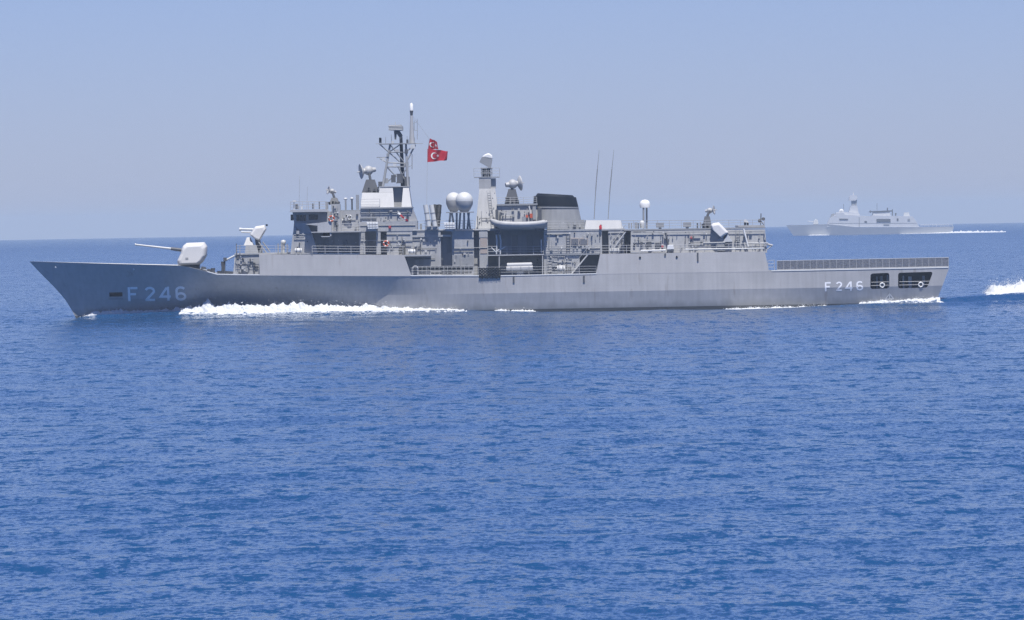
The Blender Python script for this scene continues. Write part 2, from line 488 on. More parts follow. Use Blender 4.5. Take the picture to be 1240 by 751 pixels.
for a, b_ in (((1077, 356), (1072.5, 361.5)), ((1077, 356), (1081.5, 361)), ((1077, 355), (1077, 362.5)), ((1071.5, 362.4), (1082.5, 361.8))):
    pa, pb = W(*a, -6), W(*b_, -6)
    Lf, Rt = ribbon([(pa.x, pa.z), (pb.x, pb.z)], .11)
    vs_ = [(p.x, -hb(p.x, p.y) - .03, p.y) for p in Lf + Rt]
    k = len(Lf); mk.add(vs_, [(i, i + 1, k + i + 1, k + i) for i in range(k - 1)])
mk.build('propeller_mark', 'white', fr)
# anchor pocket and small lights at the bow
ap = MB()
def on_hull(px0, py0, px1, py1, out, depth, Yg=-3):
    a, b_ = W(px0, py1, Yg), W(px1, py0, Yg)
    q = []
    for X, Z in ((a.x, a.z), (b_.x, a.z), (b_.x, b_.z), (a.x, b_.z)):
        q.append(Vector((X, -hb(X, Z) - out, Z)))
    bk_ = [p + Vector((0, depth, 0)) for p in q]
    return q + bk_, [(3, 2, 1, 0), (4, 5, 6, 7), (0, 1, 5, 4), (1, 2, 6, 5), (2, 3, 7, 6), (3, 0, 4, 7)]
ap.add(*on_hull(131.5, 354.2, 147.5, 359.5, .03, .3)); ap.build('anchor_pocket', 'black', fr)  # solid black block, the shade of the recess put into its colour
ap = MB(); ap.add(*on_hull(131, 361, 148, 363.2, .10, .3)); ap.build('anchor_bolster', 'mid_grey', fr)
for px, py in ((67.5, 323.8), (163.2, 326)):
    mb = MB(); p = W(px, py, -1.5); mb.ball((p.x, -hb(p.x, p.z) - .05, p.z), .13, n=10); mb.build('bow_light', 'white', fr)
for px, py0, py1 in ((622, 335, 342.5), (707, 334, 342), (845, 306, 316.5), (805.5, 307, 309.5)):
    mb = MB()
    if py0 > 330: mb.add(*on_hull(px - 1, py0, px + 1, py1, .10, .3, -7))
    else: mb.pbox(px - .9, py0, px + .9, py1, -7.35, -7.0)
    mb.build('drain_pipe', 'dark_grey', fr)
for px, py in ((775, 312), (819.5, 311.2)):
    mb = MB(); p = W(px, py, -7.2); mb.lathe((p.x, -7.32, p.z), (0, 1, 0), [(0, .13), (.3, .13)], 12); mb.build('scuttle', 'black', fr)

# ------------------------------------------------------------------ flush upper sides (deck to 01 level)
def flush(bx0, tx0, bx1, tx1, ytop0, ytop1, material='navy_grey', tum=.2):
    mb = MB(); N = 30
    rings = []
    for i in range(N + 1):
        s = i / N
        xb = WX(bx0) + (WX(bx1) - WX(bx0)) * s
        xt = WX(tx0) + (WX(tx1) - WX(tx0)) * s
        zt = W(tx0 + (tx1 - tx0) * s, ytop0 + (ytop1 - ytop0) * s, -7).z
        zb = ztop(xb)
        wb = hb(xb, zb) + .012; wt = hb(xt, ztop(xt)) - tum
        rings.append([(xb, -wb, zb - .05), (xt, -wt, zt), (xt, wt, zt), (xb, wb, zb - .05)])
    vs_ = [p for r in rings for p in r]
    fs = []
    for i in range(N):
        for j in range(4): fs.append((4 * i + j, 4 * (i + 1) + j, 4 * (i + 1) + (j + 1) % 4, 4 * i + (j + 1) % 4))
    fs += [(3, 2, 1, 0), tuple(4 * N + k for k in range(4))]
    mb.add(vs_, fs)
    return mb.build('superstructure_side', material, fr)
flush(314, 313.5, 498, 489.5, 308.2, 308.8)
flush(721.5, 727, 931, 926.5, 307.6, 304.6)
# knuckle rolls at both ends of the boat deck well
JOINED = {'grille_slat', 'launcher_grid', 'aerial', 'railing', 'tower_cage', 'canister_band', 'tube_cap', 'boat_davit', 'davit', 'signal_lamp', 'winch', 'wing_bracket', 'ventilator', 'surface_radar', 'end_frame'}
# ------------------------------------------------------------------ deckhouses and walls
def part(name, material, *calls, bevel=0.0, parent=None):
    if name not in JOINED and len(calls) > 1:
        return [part(name, material, c, bevel=bevel, parent=parent) for c in calls][0]
    mb = MB()
    for c in calls: getattr(mb, c[0])(*c[1:])
    return mb.build(name, material, parent or fr, bevel)

part('deckhouse', 'house_grey', ('pbox', 455, 308.4, 500, 334, -4.55, 4.55))
# fore deckhouse under the forward gun mount
part('deckhouse', 'house_grey', ('prism', [(285, 307.6), (314, 307.2), (314.5, 332.6), (282, 332.8)], -4.0, 4.0))
part('deckhouse', 'house_grey', ('pbox', 284, 306.4, 353, 308.1, -4.15, 4.15))
# lower bridge front with a slanted lit panel
part('bridge_house', 'house_grey', ('prism', [(351.5, 307.6), (355, 281), (357.5, 270), (372, 270), (377.5, 281), (385, 307.4)], -5.4, 5.4))
part('bridge_house', 'house_grey', ('prism', [(353, 307.4), (356, 270), (437, 270), (437, 307.4)], -3.0, 3.0))
bridge = part('bridge', 'house_grey', ('prism', [(356.5, 272), (354.2, 257), (402, 256.2), (436, 256), (436, 281), (376.5, 281), (373, 272)], -4.6, 4.6))
part('bridge_roof', 'pale_grey', ('prism', [(350.5, 257), (352, 254.2), (394, 253.4), (396, 256.6)], -6.6, 6.6))
part('wing_deck', 'house_grey', ('pbox', 377, 280.2, 437, 281.6, -7.0, 7.0))
part('bridge_wing', 'pale_grey', ('prism', [(384.5, 270.2), (401.5, 267.8), (401.5, 281), (384.5, 281)], -6.95, -6.75),
     ('prism', [(370, 271.5), (384.5, 270), (384.5, 273.4), (371, 271.9)], -6.9, -4.6))
part('wing_bracket', 'pale_grey', ('pbox', 399.5, 280.6, 401.2, 287, -6.9, -6.7), ('pbox', 389, 286, 401.2, 287, -6.9, -6.7))
part('wing_port', 'black', ('pbox', 391.5, 281.6, 399.5, 285.8, -3.3, -3.0))
for i, (a, b_) in enumerate(((359, 362.6), (363.4, 366.6), (367.4, 370))):
    part('window', 'glass', ('pbox', a, 260.4, b_, 267.4, -4.68, -4.5), parent=bridge)
part('window', 'glass', ('pbox', 374, 260, 385, 266, -4.68, -4.5), parent=bridge)
for k in range(7):
    Y0 = -4.0 + k * 1.15
    a = W(355.0, 263.5, 0)
    part('window', 'glass', ('box', a.x - .18, a.x + .1, Y0, Y0 + .95, a.z - .38, a.z + .38), parent=bridge)
part('bridge_house', 'house_grey', ('prism', [(401, 247.2), (411.5, 247), (413, 281), (402, 281)], -5.6, -2.5))
part('bridge_house', 'mid_grey', ('prism', [(412, 254.6), (436, 254.2), (436, 257), (412, 257)], -4.4, 4.4))
# forward tower block
wb = 'house_grey'
part('tower_block', wb, ('pbox', 434.6, 280, 442.2, 308, -5.0, -3.2), ('pbox', 455.6, 280, 461, 308, -5.0, -3.2), ('pbox', 468.4, 280, 499.5, 308.6, -5.0, -3.2),
     ('pbox', 434.6, 268, 505, 280.2, -5.05, 5.05), ('pbox', 436, 280, 500, 308, -3.2, 5.0))
part('tower_block', 'house_grey', ('prism', [(436, 252.4), (498.6, 251.6), (505, 268.2), (436, 268.2)], -4.6, 4.6))
part('tower_block', 'mid_grey', ('pbox', 436.5, 251, 499.5, 252.6, -4.9, 4.9))
part('tower_top', 'pale_grey', ('frustum', (436.5, 477.4, 251.2), (438.6, 476.2, 233.4), 4.5, 3.6), ('frustum', (459, 476.2, 233.3), (460, 475.5, 226.6), 3.6, 3.3))
part('tower_top', 'pale_grey', ('frustum', (486.2, 498.4, 251.2), (488.2, 495, 226.6), 4.5, 3.3))
part('tower_top', 'house_grey', ('pbox', 459, 225.6, 496, 226.7, -3.4, 3.4), ('pbox', 474, 226.6, 490, 251.2, -2.6, 3.0))  # cover plate and slot back, shaped to make the dark vertical band of shade
part('tower_top', 'pale_grey', ('pbox', 438, 226.8, 459, 228, -2, 2)) if False else None
part('ledge', 'mid_grey', ('pbox', 436, 262.6, 456, 264.6, -4.9, -4.5))
part('ledge', 'house_grey', ('pbox', 496, 284.6, 546, 287, -4.85, -4.5))
# boat deck walls
part('boat_deck_wall', wb, ('pbox', 499, 279.4, 534, 334, -4.6, 4.6))
part('boat_deck_wall', wb, ('pbox', 547.5, 279, 574, 334, -4.6, -3.2), ('pbox', 580.5, 278.6, 591, 334, -4.6, -3.2), ('pbox', 534, 279, 591, 334, -3.2, 4.6))
part('boat_deck_wall', 'tan', ('pbox', 581.5, 288, 590, 307, -4.66, -4.5))
part('boat_deck_wall', 'mid_grey', ('pbox', 547.8, 309, 573.6, 322.5, -4.66, -4.5))
part('roof_deck', 'house_grey', ('pbox', 500, 277, 660, 279.2, -4.66, 5.0))
part('side_platform', 'house_grey', ('pbox', 488, 308.6, 522, 310.4, -6.9, -4.5))
part('boat_bay_wall', 'house_grey', ('pbox', 590, 279, 659, 334, -1.4, 4.6))
part('boat_deck', 'pale_grey', ('pbox', 591, 308.2, 659, 309.4, -5.7, -1.4))
part('roof_deck', 'house_grey', ('pbox', 590, 276.6, 659, 279, -4.68, 5.05))
for px in (604.5, 657):
    part('stanchion', 'pale_grey', ('tube', W(px, 309, -5.6), W(px, 333, -5.6), .07))
part('boat_deck_wall', wb, ('pbox', 658.5, 279.4, 729, 308.4, -5.0, 4.8))
part('side_platform', 'mid_grey', ('pbox', 658.5, 307.4, 726, 308.9, -5.2, 4.8))
part('boat_deck_wall', wb, ('pbox', 658.5, 309, 702, 333, -5.0, 4.6), ('pbox', 702, 309, 728, 333, -2.0, 4.6))
part('boat_deck_wall', wb, ('pbox', 737, 279, 756, 308, -5.0, 4.8), ('pbox', 728, 279, 764, 308, -3.2, 4.8))
# hangar
part('hangar', wb, ('frustum', (763.5, 929, 306), (764, 926.5, 278), 6.0, 5.75))
part('hangar_roof', 'mid_grey', ('pbox', 756, 276.6, 927, 278.2, -5.8, 5.8))
part('hangar_roof', 'house_grey', ('pbox', 894, 273.2, 926, 276.8, -5.4, 5.4), ('pbox', 659, 277.6, 757, 279.6, -5.06, 5.2))
part('roof_house', 'pale_grey', ('frustum', (708, 755, 278), (709.5, 751.5, 266.8), 5.0, 4.5))
part('roof_house', 'mid_grey', ('pbox', 662, 266.5, 708, 278, -2.6, 2.6))
# aft control deckhouse
ah = part('radar_house', wb, ('frustum', (601, 652, 278), (602.5, 650, 248.6), 3.8, 3.5))
part('radar_house', 'mid_grey', ('pbox', 601.5, 246.8, 651, 248.8, -3.8, 3.8))
part('radar_tower', wb, ('frustum', (575.5, 606.5, 278), (580.5, 599.6, 228), 3.3, 1.6))
part('radar_tower', 'house_grey', ('pbox', 580, 215, 594.5, 228.4, -1.62, 1.62), ('pbox', 594.4, 216, 600.5, 228.3, -1.2, 1.4))
part('tower_platform', 'mid_grey', ('pbox', 574, 214.2, 605, 215.2, -1.68, 1.68))
part('tower_cage', 'mid_grey', *[('pbox', a, 203.6, a + 1.0, 214.3, y, y + .12) for a in (582.5, 586.8, 591, 595) for y in (-1.1, 1.0)],
     ('pbox', 582, 203, 596.4, 204.4, -1.2, 1.2), ('pbox', 582, 208.6, 596.4, 209.5, -1.2, 1.2))
part('tower_cage', 'dark_grey', ('pbox', 584, 204, 594, 214, -.5, .5))
rd = part('air_search_radar', 'mid_grey', ('prism', [(580.5, 196.3), (583.5, 190.2), (596.3, 193.2), (594.6, 203), (592, 203)], -1.3, 1.3))
part('radar_dome', 'white', ('prism', [(583.5, 190.4), (587, 187), (592, 185.4), (596.2, 188.4), (596.6, 193)], -1.1, 1.1), parent=rd, bevel=.15)

# funnel with a black raked cap
def loft(rings, n=32):
    mb = MB(); vs_ = []
    for (cx, z0, z1, ax, ay) in rings:       # z0 at the left end, z1 at the right end
        for k in range(n):
            an = 2 * math.pi * k / n
            c, s = math.cos(an), math.sin(an)
            x = math.copysign(abs(c) ** .95, c) * ax; y = math.copysign(abs(s) ** .95, s) * ay
            vs_.append((cx + x, y, z0 + (z1 - z0) * (x + ax) / (2 * ax)))
    m_ = len(rings)
    mb.add(vs_, [(i * n + k, i * n + (k + 1) % n, (i + 1) * n + (k + 1) % n, (i + 1) * n + k) for i in range(m_ - 1) for k in range(n)], True)
    mb.add(vs_[:n] + vs_[-n:], [tuple(range(n))[::-1], tuple(range(n, 2 * n))])
    return mb
def ring(x0, y0, x1, y1, ay, Y=-2.5):
    a, b_ = W(x0, y0, Y), W(x1, y1, Y)
    return ((a.x + b_.x) / 2, a.z, b_.z, (b_.x - a.x) / 2, ay)
fun = loft([ring(640, 278, 706, 277.5, 3.0), ring(644, 262, 703.2, 262, 2.75), ring(646.2, 249, 700.4, 250.2, 2.5)]).build('funnel', 'funnel_grey', fr)
loft([ring(645.8, 249.2, 700.7, 250.4, 2.56), ring(646.4, 237.4, 697.8, 238.8, 2.35)]).build('funnel_cap', 'black', fun)
loft([ring(648.4, 237.6, 696.2, 239, 2.2), ring(651, 234.0, 693.6, 236.4, 1.9)]).build('funnel_cap', 'black', fun)
for y in (251.8,):
    loft([ring(645.6 - (y - 249) * .22, y, 700.9 + (y - 249) * .2, y + .3, 2.6 + (y - 249) * .018), ring(645.6 - (y - 249) * .22, y - .7, 700.9 + (y - 249) * .2, y - .4, 2.6 + (y - 249) * .018)]).build('funnel_band', 'mid_grey', fun)

# ------------------------------------------------------------------ deck gun
gun = part('gun_turret', 'gunwhite', ('shield', rounded([(216, 321.4), (215, 316), (219.3, 307), (220.4, 301.5), (222, 297.8), (226.5, 294.2), (247.5, 293.4), (250.8, 298.6), (250.4, 309.4), (246, 317), (241.5, 320.6)], .8, 2), -1.9, 1.9, .70, 1.0))
part('gun_base', 'dark_grey', ('lathe', W(230.5, 325.5, 0), (0, 0, 1), [(0, 1.25), (.55, 1.25)], 24), parent=gun)
a, b_, c = W(220.5, 302.9, 0), W(207, 301.2, 0), W(164.5, 296.3, 0)
part('gun_barrel', 'offwhite', ('tube', b_, c, .14, .10, 12), ('tube', c, W(163.4, 296.2, 0), .16, .16, 12), parent=gun)
part('gun_barrel', 'dark_grey', ('tube', a, b_, .24, .2, 12), parent=gun)
part('gun_hatch', 'mid_grey', ('pbox', 224.5, 312, 228, 314.4, -1.93, -1.8), parent=gun)
part('gun_rail', 'mid_grey', ('tube', W(226, 299.5, -1.55), W(246, 299, -1.55), .035), parent=gun)

# ------------------------------------------------------------------ close-in gun mounts
c1 = part('close_in_gun', 'gunwhite', ('shield', rounded([(302.5, 284.4), (309.5, 274.2), (320.4, 272.6), (322.6, 277.5), (314.5, 291.5), (309, 289.6)], .8, 2), -1.15, 1.15, .70, .5))
part('gun_barrel', 'offwhite', ('tube', W(307, 278, -.3), W(291, 277.6, -.3), .16, .13), ('tube', W(304, 281.5, .3), W(292, 281.2, .3), .10, .10), ('tube', W(292.4, 277.7, -.3), W(289.8, 277.7, -.3), .2, .2), parent=c1)
part('gun_sensor', 'black', ('pbox', 321.8, 271.6, 324, 274, -.2, .2), parent=c1)
part('gun_mount', 'house_grey', ('frustum', (295.2, 307, 297.2), (299, 302.8, 287.5), 1.0, .4), parent=c1)
part('gun_mount', 'mid_grey', ('frustum', (296.5, 313, 307), (297.5, 310.5, 296.8), 1.5, 1.3), parent=c1)
part('gun_mount', 'dark_grey', ('prism', [(308.5, 289), (315, 291), (318, 306.8), (311, 306.8)], -.5, .5), parent=c1)
part('loading_frame', 'mid_grey', ('tube', W(313, 293, -1.3), W(323, 307, -1.3), .09), ('tube', W(318, 293, -1.3), W(327, 305, -1.3), .09), ('tube', W(313, 293, 1.3), W(323, 307, 1.3), .09), ('tube', W(314.5, 307, -1.4), W(318, 297, -1.4), .07), parent=c1)
c2 = part('close_in_gun', 'gunwhite', ('shield', rounded([(860.8, 272.4), (863, 270.5), (870.4, 269.3), (882.4, 281.8), (873, 288.4), (861.5, 277)], .8, 2), -7.0, -4.8, .70, .5))
part('gun_mount', 'offwhite', ('frustum', (875.5, 887.4, 293.2), (879.6, 883, 283.5), 6.7, 6.2), parent=c2) if False else None
part('gun_mount', 'offwhite', ('prism', [(875.5, 293.2), (881.2, 283.2), (887, 292.6)], -6.7, -5.2), parent=c2)
part('gun_mount', 'mid_grey', ('prism', [(868.5, 290), (876, 286), (878, 304), (868.5, 304)], -6.6, -5.4), parent=c2)
part('gun_barrel', 'mid_grey', ('tube', W(878, 293.8, -6.9), W(851.5, 294.6, -6.9), .1), parent=c2)

# ------------------------------------------------------------------ tracking radars
def tracker(cx, cy, rdish, face, Y, base, mat_d='pale_grey'):
    """dish centre in the photo, radius in metres, facing vector, pedestal outline (x0,x1,ytop,ybottom)"""
    x0, x1, y0, y1 = base
    o = part('tracking_radar', 'dark_grey', ('frustum', (x0, x1, y1), (x0 + (x1 - x0) * .25, x1 - (x1 - x0) * .25, y0), abs(Y) + .9 if False else .9, .5))
    f = Vector(face).normalized()
    c = W(cx, cy, 0)
    mb = MB()
    prof = [(-.12 + (k / 6) ** 2 * rdish * .42, max(.05, rdish * k / 6)) for k in range(7)]
    prof2 = [(h + .03, max(.04, r - .02)) for h, r in prof[::-1]]
    mb.lathe(c, f, prof + prof2, 24)
    mb.tube(c, c + f * rdish * .8, .07, .05)
    mb.build('dish', mat_d, o)
    mb = MB()
    bc = c - f * rdish * .75
    mb.ball(bc, rdish * .62, n=14); mb.tube(bc, c, rdish * .42, rdish * .34); mb.tube(bc - f * rdish * .5, bc - f * rdish * .95, rdish * .34, rdish * .28)
    mb.build('radar_body', mat_d, o)
    top = W((x0 + x1) / 2, y0, 0)
    mb = MB()
    mb.tube(top + Vector((0, -.35, 0)), bc + Vector((0, -.35, 0)), .16, .13); mb.tube(top + Vector((0, .35, 0)), bc + Vector((0, .35, 0)), .16, .13)
    mb.build('yoke', 'dark_grey', o)
    rnd = random.Random(int(cx))
    for k in range(9):
        px = rnd.uniform(x0, x1); py = rnd.uniform((y0 + y1) / 2, y1 - 1)
        MB().pbox(px - 1, py - 1, px + 1, py + 1.4, -1.2, -.6).build('radar_fitting', 'dark_grey', o)
    return o
tracker(439.5, 207.5, .98, (-.93, -.25, -.12), 0, (438, 459, 217.5, 233.6))
tracker(627.5, 222.2, .98, (.93, .25, .1), 0, (611, 629, 229, 247))
tracker(398.5, 230.8, .55, (-.9, -.3, .25), 0, (398, 411.5, 239.5, 248), 'pale_grey')
tracker(863.5, 254.6, .6, (.93, -.2, .1), 0, (850.5, 862.5, 262, 277), 'pale_grey')

# ------------------------------------------------------------------ lattice mast
mast = part('lattice_mast', 'dark_grey', ('tube', W(488, 226.5, .3), W(485.4, 164, .3), .30, .2, 10))
def P(x, y, Y): return W(x, y, Y)
lg = [((463.5, 226.5), (472.6, 174)), ((494, 226.5), (491.5, 174))]
mb = MB()
for Yb, Yt in ((-1.5, -.8), (1.5, .8)):
    for (a, b_) in lg: mb.tube(P(*a, Yb), P(*b_, Yt), .17, .13)
    for (a, b_, r) in (((460, 175), (484, 196), .06), ((484, 175.5), (471, 184.5), .055), ((472, 184.5), (489, 184.5), .055), ((470, 197), (490, 198), .06), ((470, 202), (490, 202), .07),
                       ((489.5, 201), (503, 175.5), .075), ((468, 202), (480, 214), .06), ((480, 211), (467, 222), .05), ((470, 198), (460, 192), .05), ((490, 186), (500, 177), .05), ((482, 202), (492, 222), .06), ((492, 205), (480, 222), .05), ((473, 176), (489, 196), .055)):
        mb.tube(P(*a, Yb * .75), P(*b_, Yt), r * 1.45, n=6)
for y, x0, x1 in ((174.4, 472.5, 491.5), (184.5, 471, 491), (202, 468, 492)):
    for x in (x0, x1): mb.tube(P(x, y, -1.1), P(x, y, 1.1), .05, n=6)
mb.build('mast_leg', 'mid_grey', mast)
for q, mt in (((478, 181, 483, 184.4), 'pale_grey'), ((490, 181, 494, 186), 'dark_grey'), ((468, 186, 470.6, 190), 'mid_grey'), ((476, 198.4, 480, 202), 'offwhite'), ((491, 196, 494.6, 201), 'mid_grey'), ((464, 216, 470, 222), 'mid_grey'), ((490, 214, 496, 226), 'dark_grey'), ((458, 220, 464, 226.4), 'dark_grey'), ((497, 176, 500, 181), 'offwhite'), ((474, 171, 477, 174), 'offwhite'), ((492, 169, 494.6, 174), 'dark_grey')):
    part('mast_equipment', mt, ('pbox', *q, -1.25, -.5), parent=mast)
part('mast_platform', 'mid_grey', ('pbox', 469, 201.4, 494, 202.4, -1.2, 1.2), ('pbox', 470, 184, 492, 184.8, -1.0, 1.0), parent=mast)
part('yard_aerial', 'mid_grey', *[('tube', W(x, 174, .9), W(x, y, .9), .035, .025, 5) for x, y in ((462, 168), (467, 166), (474, 163), (493, 165), (502, 167))], parent=mast)
part('mast_platform', 'mid_grey', ('pbox', 459, 173.6, 503.5, 174.7, -1.3, 1.3), ('pbox', 456, 190.2, 470, 191, -.8, .8), parent=mast)
part('mast_aerial', 'black', ('pbox', 459, 166.8, 461.8, 173.2, -.2, .2), parent=mast)
part('mast_box', 'offwhite', ('pbox', 462.5, 191, 466.2, 195.2, -1.0, -.4), ('pbox', 499, 175, 502.5, 180, -1.4, -.9), parent=mast)
part('mast_box', 'dark_grey', ('pbox', 473.6, 212, 479, 221, -1.3, -.4), ('pbox', 480.6, 210.5, 487.6, 222, -1.4, -.5), parent=mast)
nr = part('surface_radar', 'mid_grey', ('prism', [(470.4, 151.6), (486, 151), (488.4, 154), (488.2, 158.6), (470.8, 158)], -.5, .3), parent=mast)
mb = MB()
for k in range(4): mb.tube(W(470.6, 152.4 + 1.7 * k, -.55), W(486.5, 152 + 1.7 * k, -.55), .05, n=5)
mb.tube(W(478.8, 151, 0), W(478.8, 147.6, 0), .05); mb.build('radar_slat', 'offwhite', nr)
part('radar_stand', 'dark_grey', ('prism', [(477, 158), (484, 158.4), (487.6, 164), (485, 169), (480.4, 162), (479.8, 169), (477.8, 169)], -.2, .2), parent=mast)
part('topmast', 'pale_grey', ('tube', W(499, 174, 0), W(498.2, 140, 0), .36, .17, 10), parent=mast)
part('topmast_aerial', 'dark_grey', ('tube', W(498.2, 140.4, 0), W(498.3, 134, 0), .15, .24, 10), parent=mast)
part('topmast_aerial', 'white', ('lathe', W(498.3, 134, 0), (0, 0, 1), [(0, .22), (.82, .2), (.92, .1), (.98, .03)], 14), parent=mast)
mb = MB()
mb.tube(W(505.2, 144, 0), W(505.4, 169, 0), .03, n=5); mb.tube(W(499, 150, 0), W(505.2, 147.5, 0), .03, n=5); mb.tube(W(499, 157.5, 0), W(505.3, 158, 0), .03, n=5)
mb.tube(W(501.6, 146, .4), W(501.6, 158, .4), .03, n=5); mb.tube(W(499, 187, -1), W(499, 205, -1), .06, n=6); mb.tube(W(491, 204, -1), W(499.3, 200, -1), .04, n=6)
mb.tube(W(512, 173.8, 0), W(455, 174.2, 0), .035, n=5)
mb.build('wire_aerial', 'mid_grey', mast)

# ------------------------------------------------------------------ missile canisters
for i, (t0, b0, t1, b1, Y, mt, cap) in enumerate(((
        (515.2, 248.2), (519.6, 275.5), (522.3, 248.2), (527, 275.5), -5.3, 'offwhite', 'mid_grey'), (
        (526.8, 248.4), (524.6, 274), (532, 248.4), (529.8, 274), -1.9, 'near_black', 'near_black'))):
    mb = MB()
    st = part('missile_launcher', 'mid_grey', ('pbox', 515, 273.5, 531, 278, Y - .1, Y + .9))
    for (a, b_) in ((t0, b0), (t1, b1)):
        Yt = Y - .5 if i == 0 else Y + .5
        A, B = W(*b_, Y), W(*a, Y); B.y += (.12 if i == 0 else .9)
        o = part('missile_canister', mt, ('tube', A, B, .3, .3, 14), parent=st)
        d = (B - A)
        part('canister_band', cap, *[('tube', A + d * s, A + d * (s + .035), .335, .335, 14) for s in (.02, .3, .62)], parent=st)

# ------------------------------------------------------------------ white radomes on their legged stand
st = part('radome_stand', 'mid_grey', ('pbox', 540, 256.6, 573.5, 257.8, -6.0, 2.2))
mb = MB()
for (a, b_) in (((545.5, 257), (543.5, 278)), ((547, 257), (550.5, 278)), ((553, 257), (553, 278)), ((557.5, 257), (556, 278)), ((562, 257), (562, 278)), ((566.5, 257), (569.5, 278)), ((568, 257), (566, 278))):
    MB().tube(W(*a, -5.4), W(*b_, -4.3), .13, n=8).build('stand_leg', 'mid_grey', st)
    MB().tube(W(*a, 0), W(*b_, 0), .12, n=8).build('stand_leg', 'mid_grey', st)
def radome(px, py, r, Y, ybot):
    c = W(px, py, Y); zb = W(px, ybot, Y).z
    mb = MB()
    prof = []
    for i in range(13):
        an = math.pi * (0.52 - .52 * i / 12 + 0)      # below the equator to the crown
        prof.append((r * math.cos(math.pi * (i / 12) * .53 + math.pi * .47 * 0 ) if False else r * math.sin(-.06 + (math.pi / 2 + .06) * i / 12), max(.01, r * math.cos(-.06 + (math.pi / 2 + .06) * i / 12))))
    mb.lathe(c, (0, 0, 1), prof, 28); o = mb.build('radome', 'offwhite', fr)
    mb = MB(); mb.lathe(c, (0, 0, 1), [(zb - c.z, r * .42), ((zb - c.z) * .75, r * .72), ((zb - c.z) * .35, r * .97), (-.07, r * .998)], 28)
    mb.build('radome_base', 'house_grey', o)
radome(549.3, 242.2, .98, -1.6, 256.8)
radome(562.2, 243, 1.10, -5.0, 256.8)
# satellite dome on two posts above the hangar
part('dome_post', 'mid_grey', ('tube', W(779.4, 277, -2.2), W(779.2, 251, -2.2), .12), ('tube', W(783.2, 277, -1.4), W(783, 251, -1.4), .12))
mb = MB(); c = W(781, 251.6, -1.8)
mb.lathe(c, (0, 0, 1), [(0, .64), (.45, .68), (.75, .6), (.95, .38), (1.02, .08)], 24); mb.build('satellite_dome', 'white', fr)
mb = MB(); c = W(777.6, 276.5, -3.4); mb.lathe(c, (0, 0, 1), [(0, .25), (.45, .3), (.75, .32), (.95, .2), (1.02, .03)], 16); mb.build('satellite_dome', 'offwhite', fr)

# ------------------------------------------------------------------ decoy launchers: white blocks of tubes on brackets
for (x0, x1, y0, y1) in ((443.6, 457.4, 269, 277.6), (537, 550.6, 269.6, 277.8)):
    o = part('decoy_launcher', 'white', ('prism', [(x0, y0), (x1, y0), (x1 + .8, y1 - .6), (x0 + 2, y1)], -6.0, -5.3), bevel=.04)
    part('launcher_grid', 'mid_grey', *[('pbox', x0 + 1.4, y0 + k, x1, y0 + k + .55, -6.03, -5.9) for k in (2.6, 5.4)], *[('pbox', x0 + k, y0 + .3, x0 + k + .5, y1 - .6, -6.035, -5.9) for k in (3.6, 7.0, 10.4)], parent=o)
    part('launcher_bracket', 'pale_grey', ('pbox', x0 + 3, y1 - .2, x1 - 2, y1 + 2.4, -5.8, -4.9), parent=o)

# ------------------------------------------------------------------ torpedo tubes
o = part('torpedo_tubes', 'pale_grey', ('tube', W(613.2, 325.8, -6.75), W(645.2, 325, -6.75), .33, .33, 16), ('tube', W(614, 321.4, -6.5), W(644, 320.6, -6.5), .3, .3, 16), ('tube', W(614, 325.6, -6.0), W(645, 324.8, -6.0), .33, .33, 16))
part('tube_cap', 'mid_grey', *[('tube', W(x, 325.8 - (x - 613) * .025, -6.75), W(x + 1.2, 325.8 - (x - 613) * .025, -6.75), .36, .36, 16) for x in (618, 630, 640)], ('pbox', 636, 318.8, 645, 320.4, -6.7, -6.3), parent=o)
part('tube_mount', 'mid_grey', ('pbox', 626, 328.5, 634, 333.5, -6.8, -6.0), parent=o)

# ------------------------------------------------------------------ whip aerials, small roof gear
for (a, m1, m2, b_) in (((719.4, 265.5), (721.3, 231), (723.4, 205), (725.6, 182)), ((736.4, 265.5), (738.2, 235), (741, 205), (743.4, 181.5))):
    part('whip_aerial', 'mid_grey', ('tube', W(*a, -3), W(*m1, -3), .05, .05), ('tube', W(*m1, -3), W(*m2, -3), .065, .06), ('tube', W(*m2, -3), W(*b_, -3), .04, .022))
for x, y0 in ((362, 213), (371.5, 226)):
    part('whip_aerial', 'mid_grey', ('tube', W(x, 254, -3), W(x + 1, y0, -3), .022, .012, 5))
for x0, x1, y0, y1 in ((794.5, 804, 269.8, 275.6), (827.3, 837, 269.2, 275)):
    o = part('light_panel', 'mid_grey', ('pbox', x0, y0, x1, y1, -5.4, -5.0))
    part('panel_post', 'mid_grey', ('pbox', x0 + 3, y1, x1 - 3, 277.2, -5.3, -5.1), parent=o)
part('signal_lamp', 'offwhite', ('pbox', 354.5, 242.6, 358.5, 244.6, -2, -1.2), ('tube', W(356, 244, -1.6), W(356, 254, -1.6), .07))
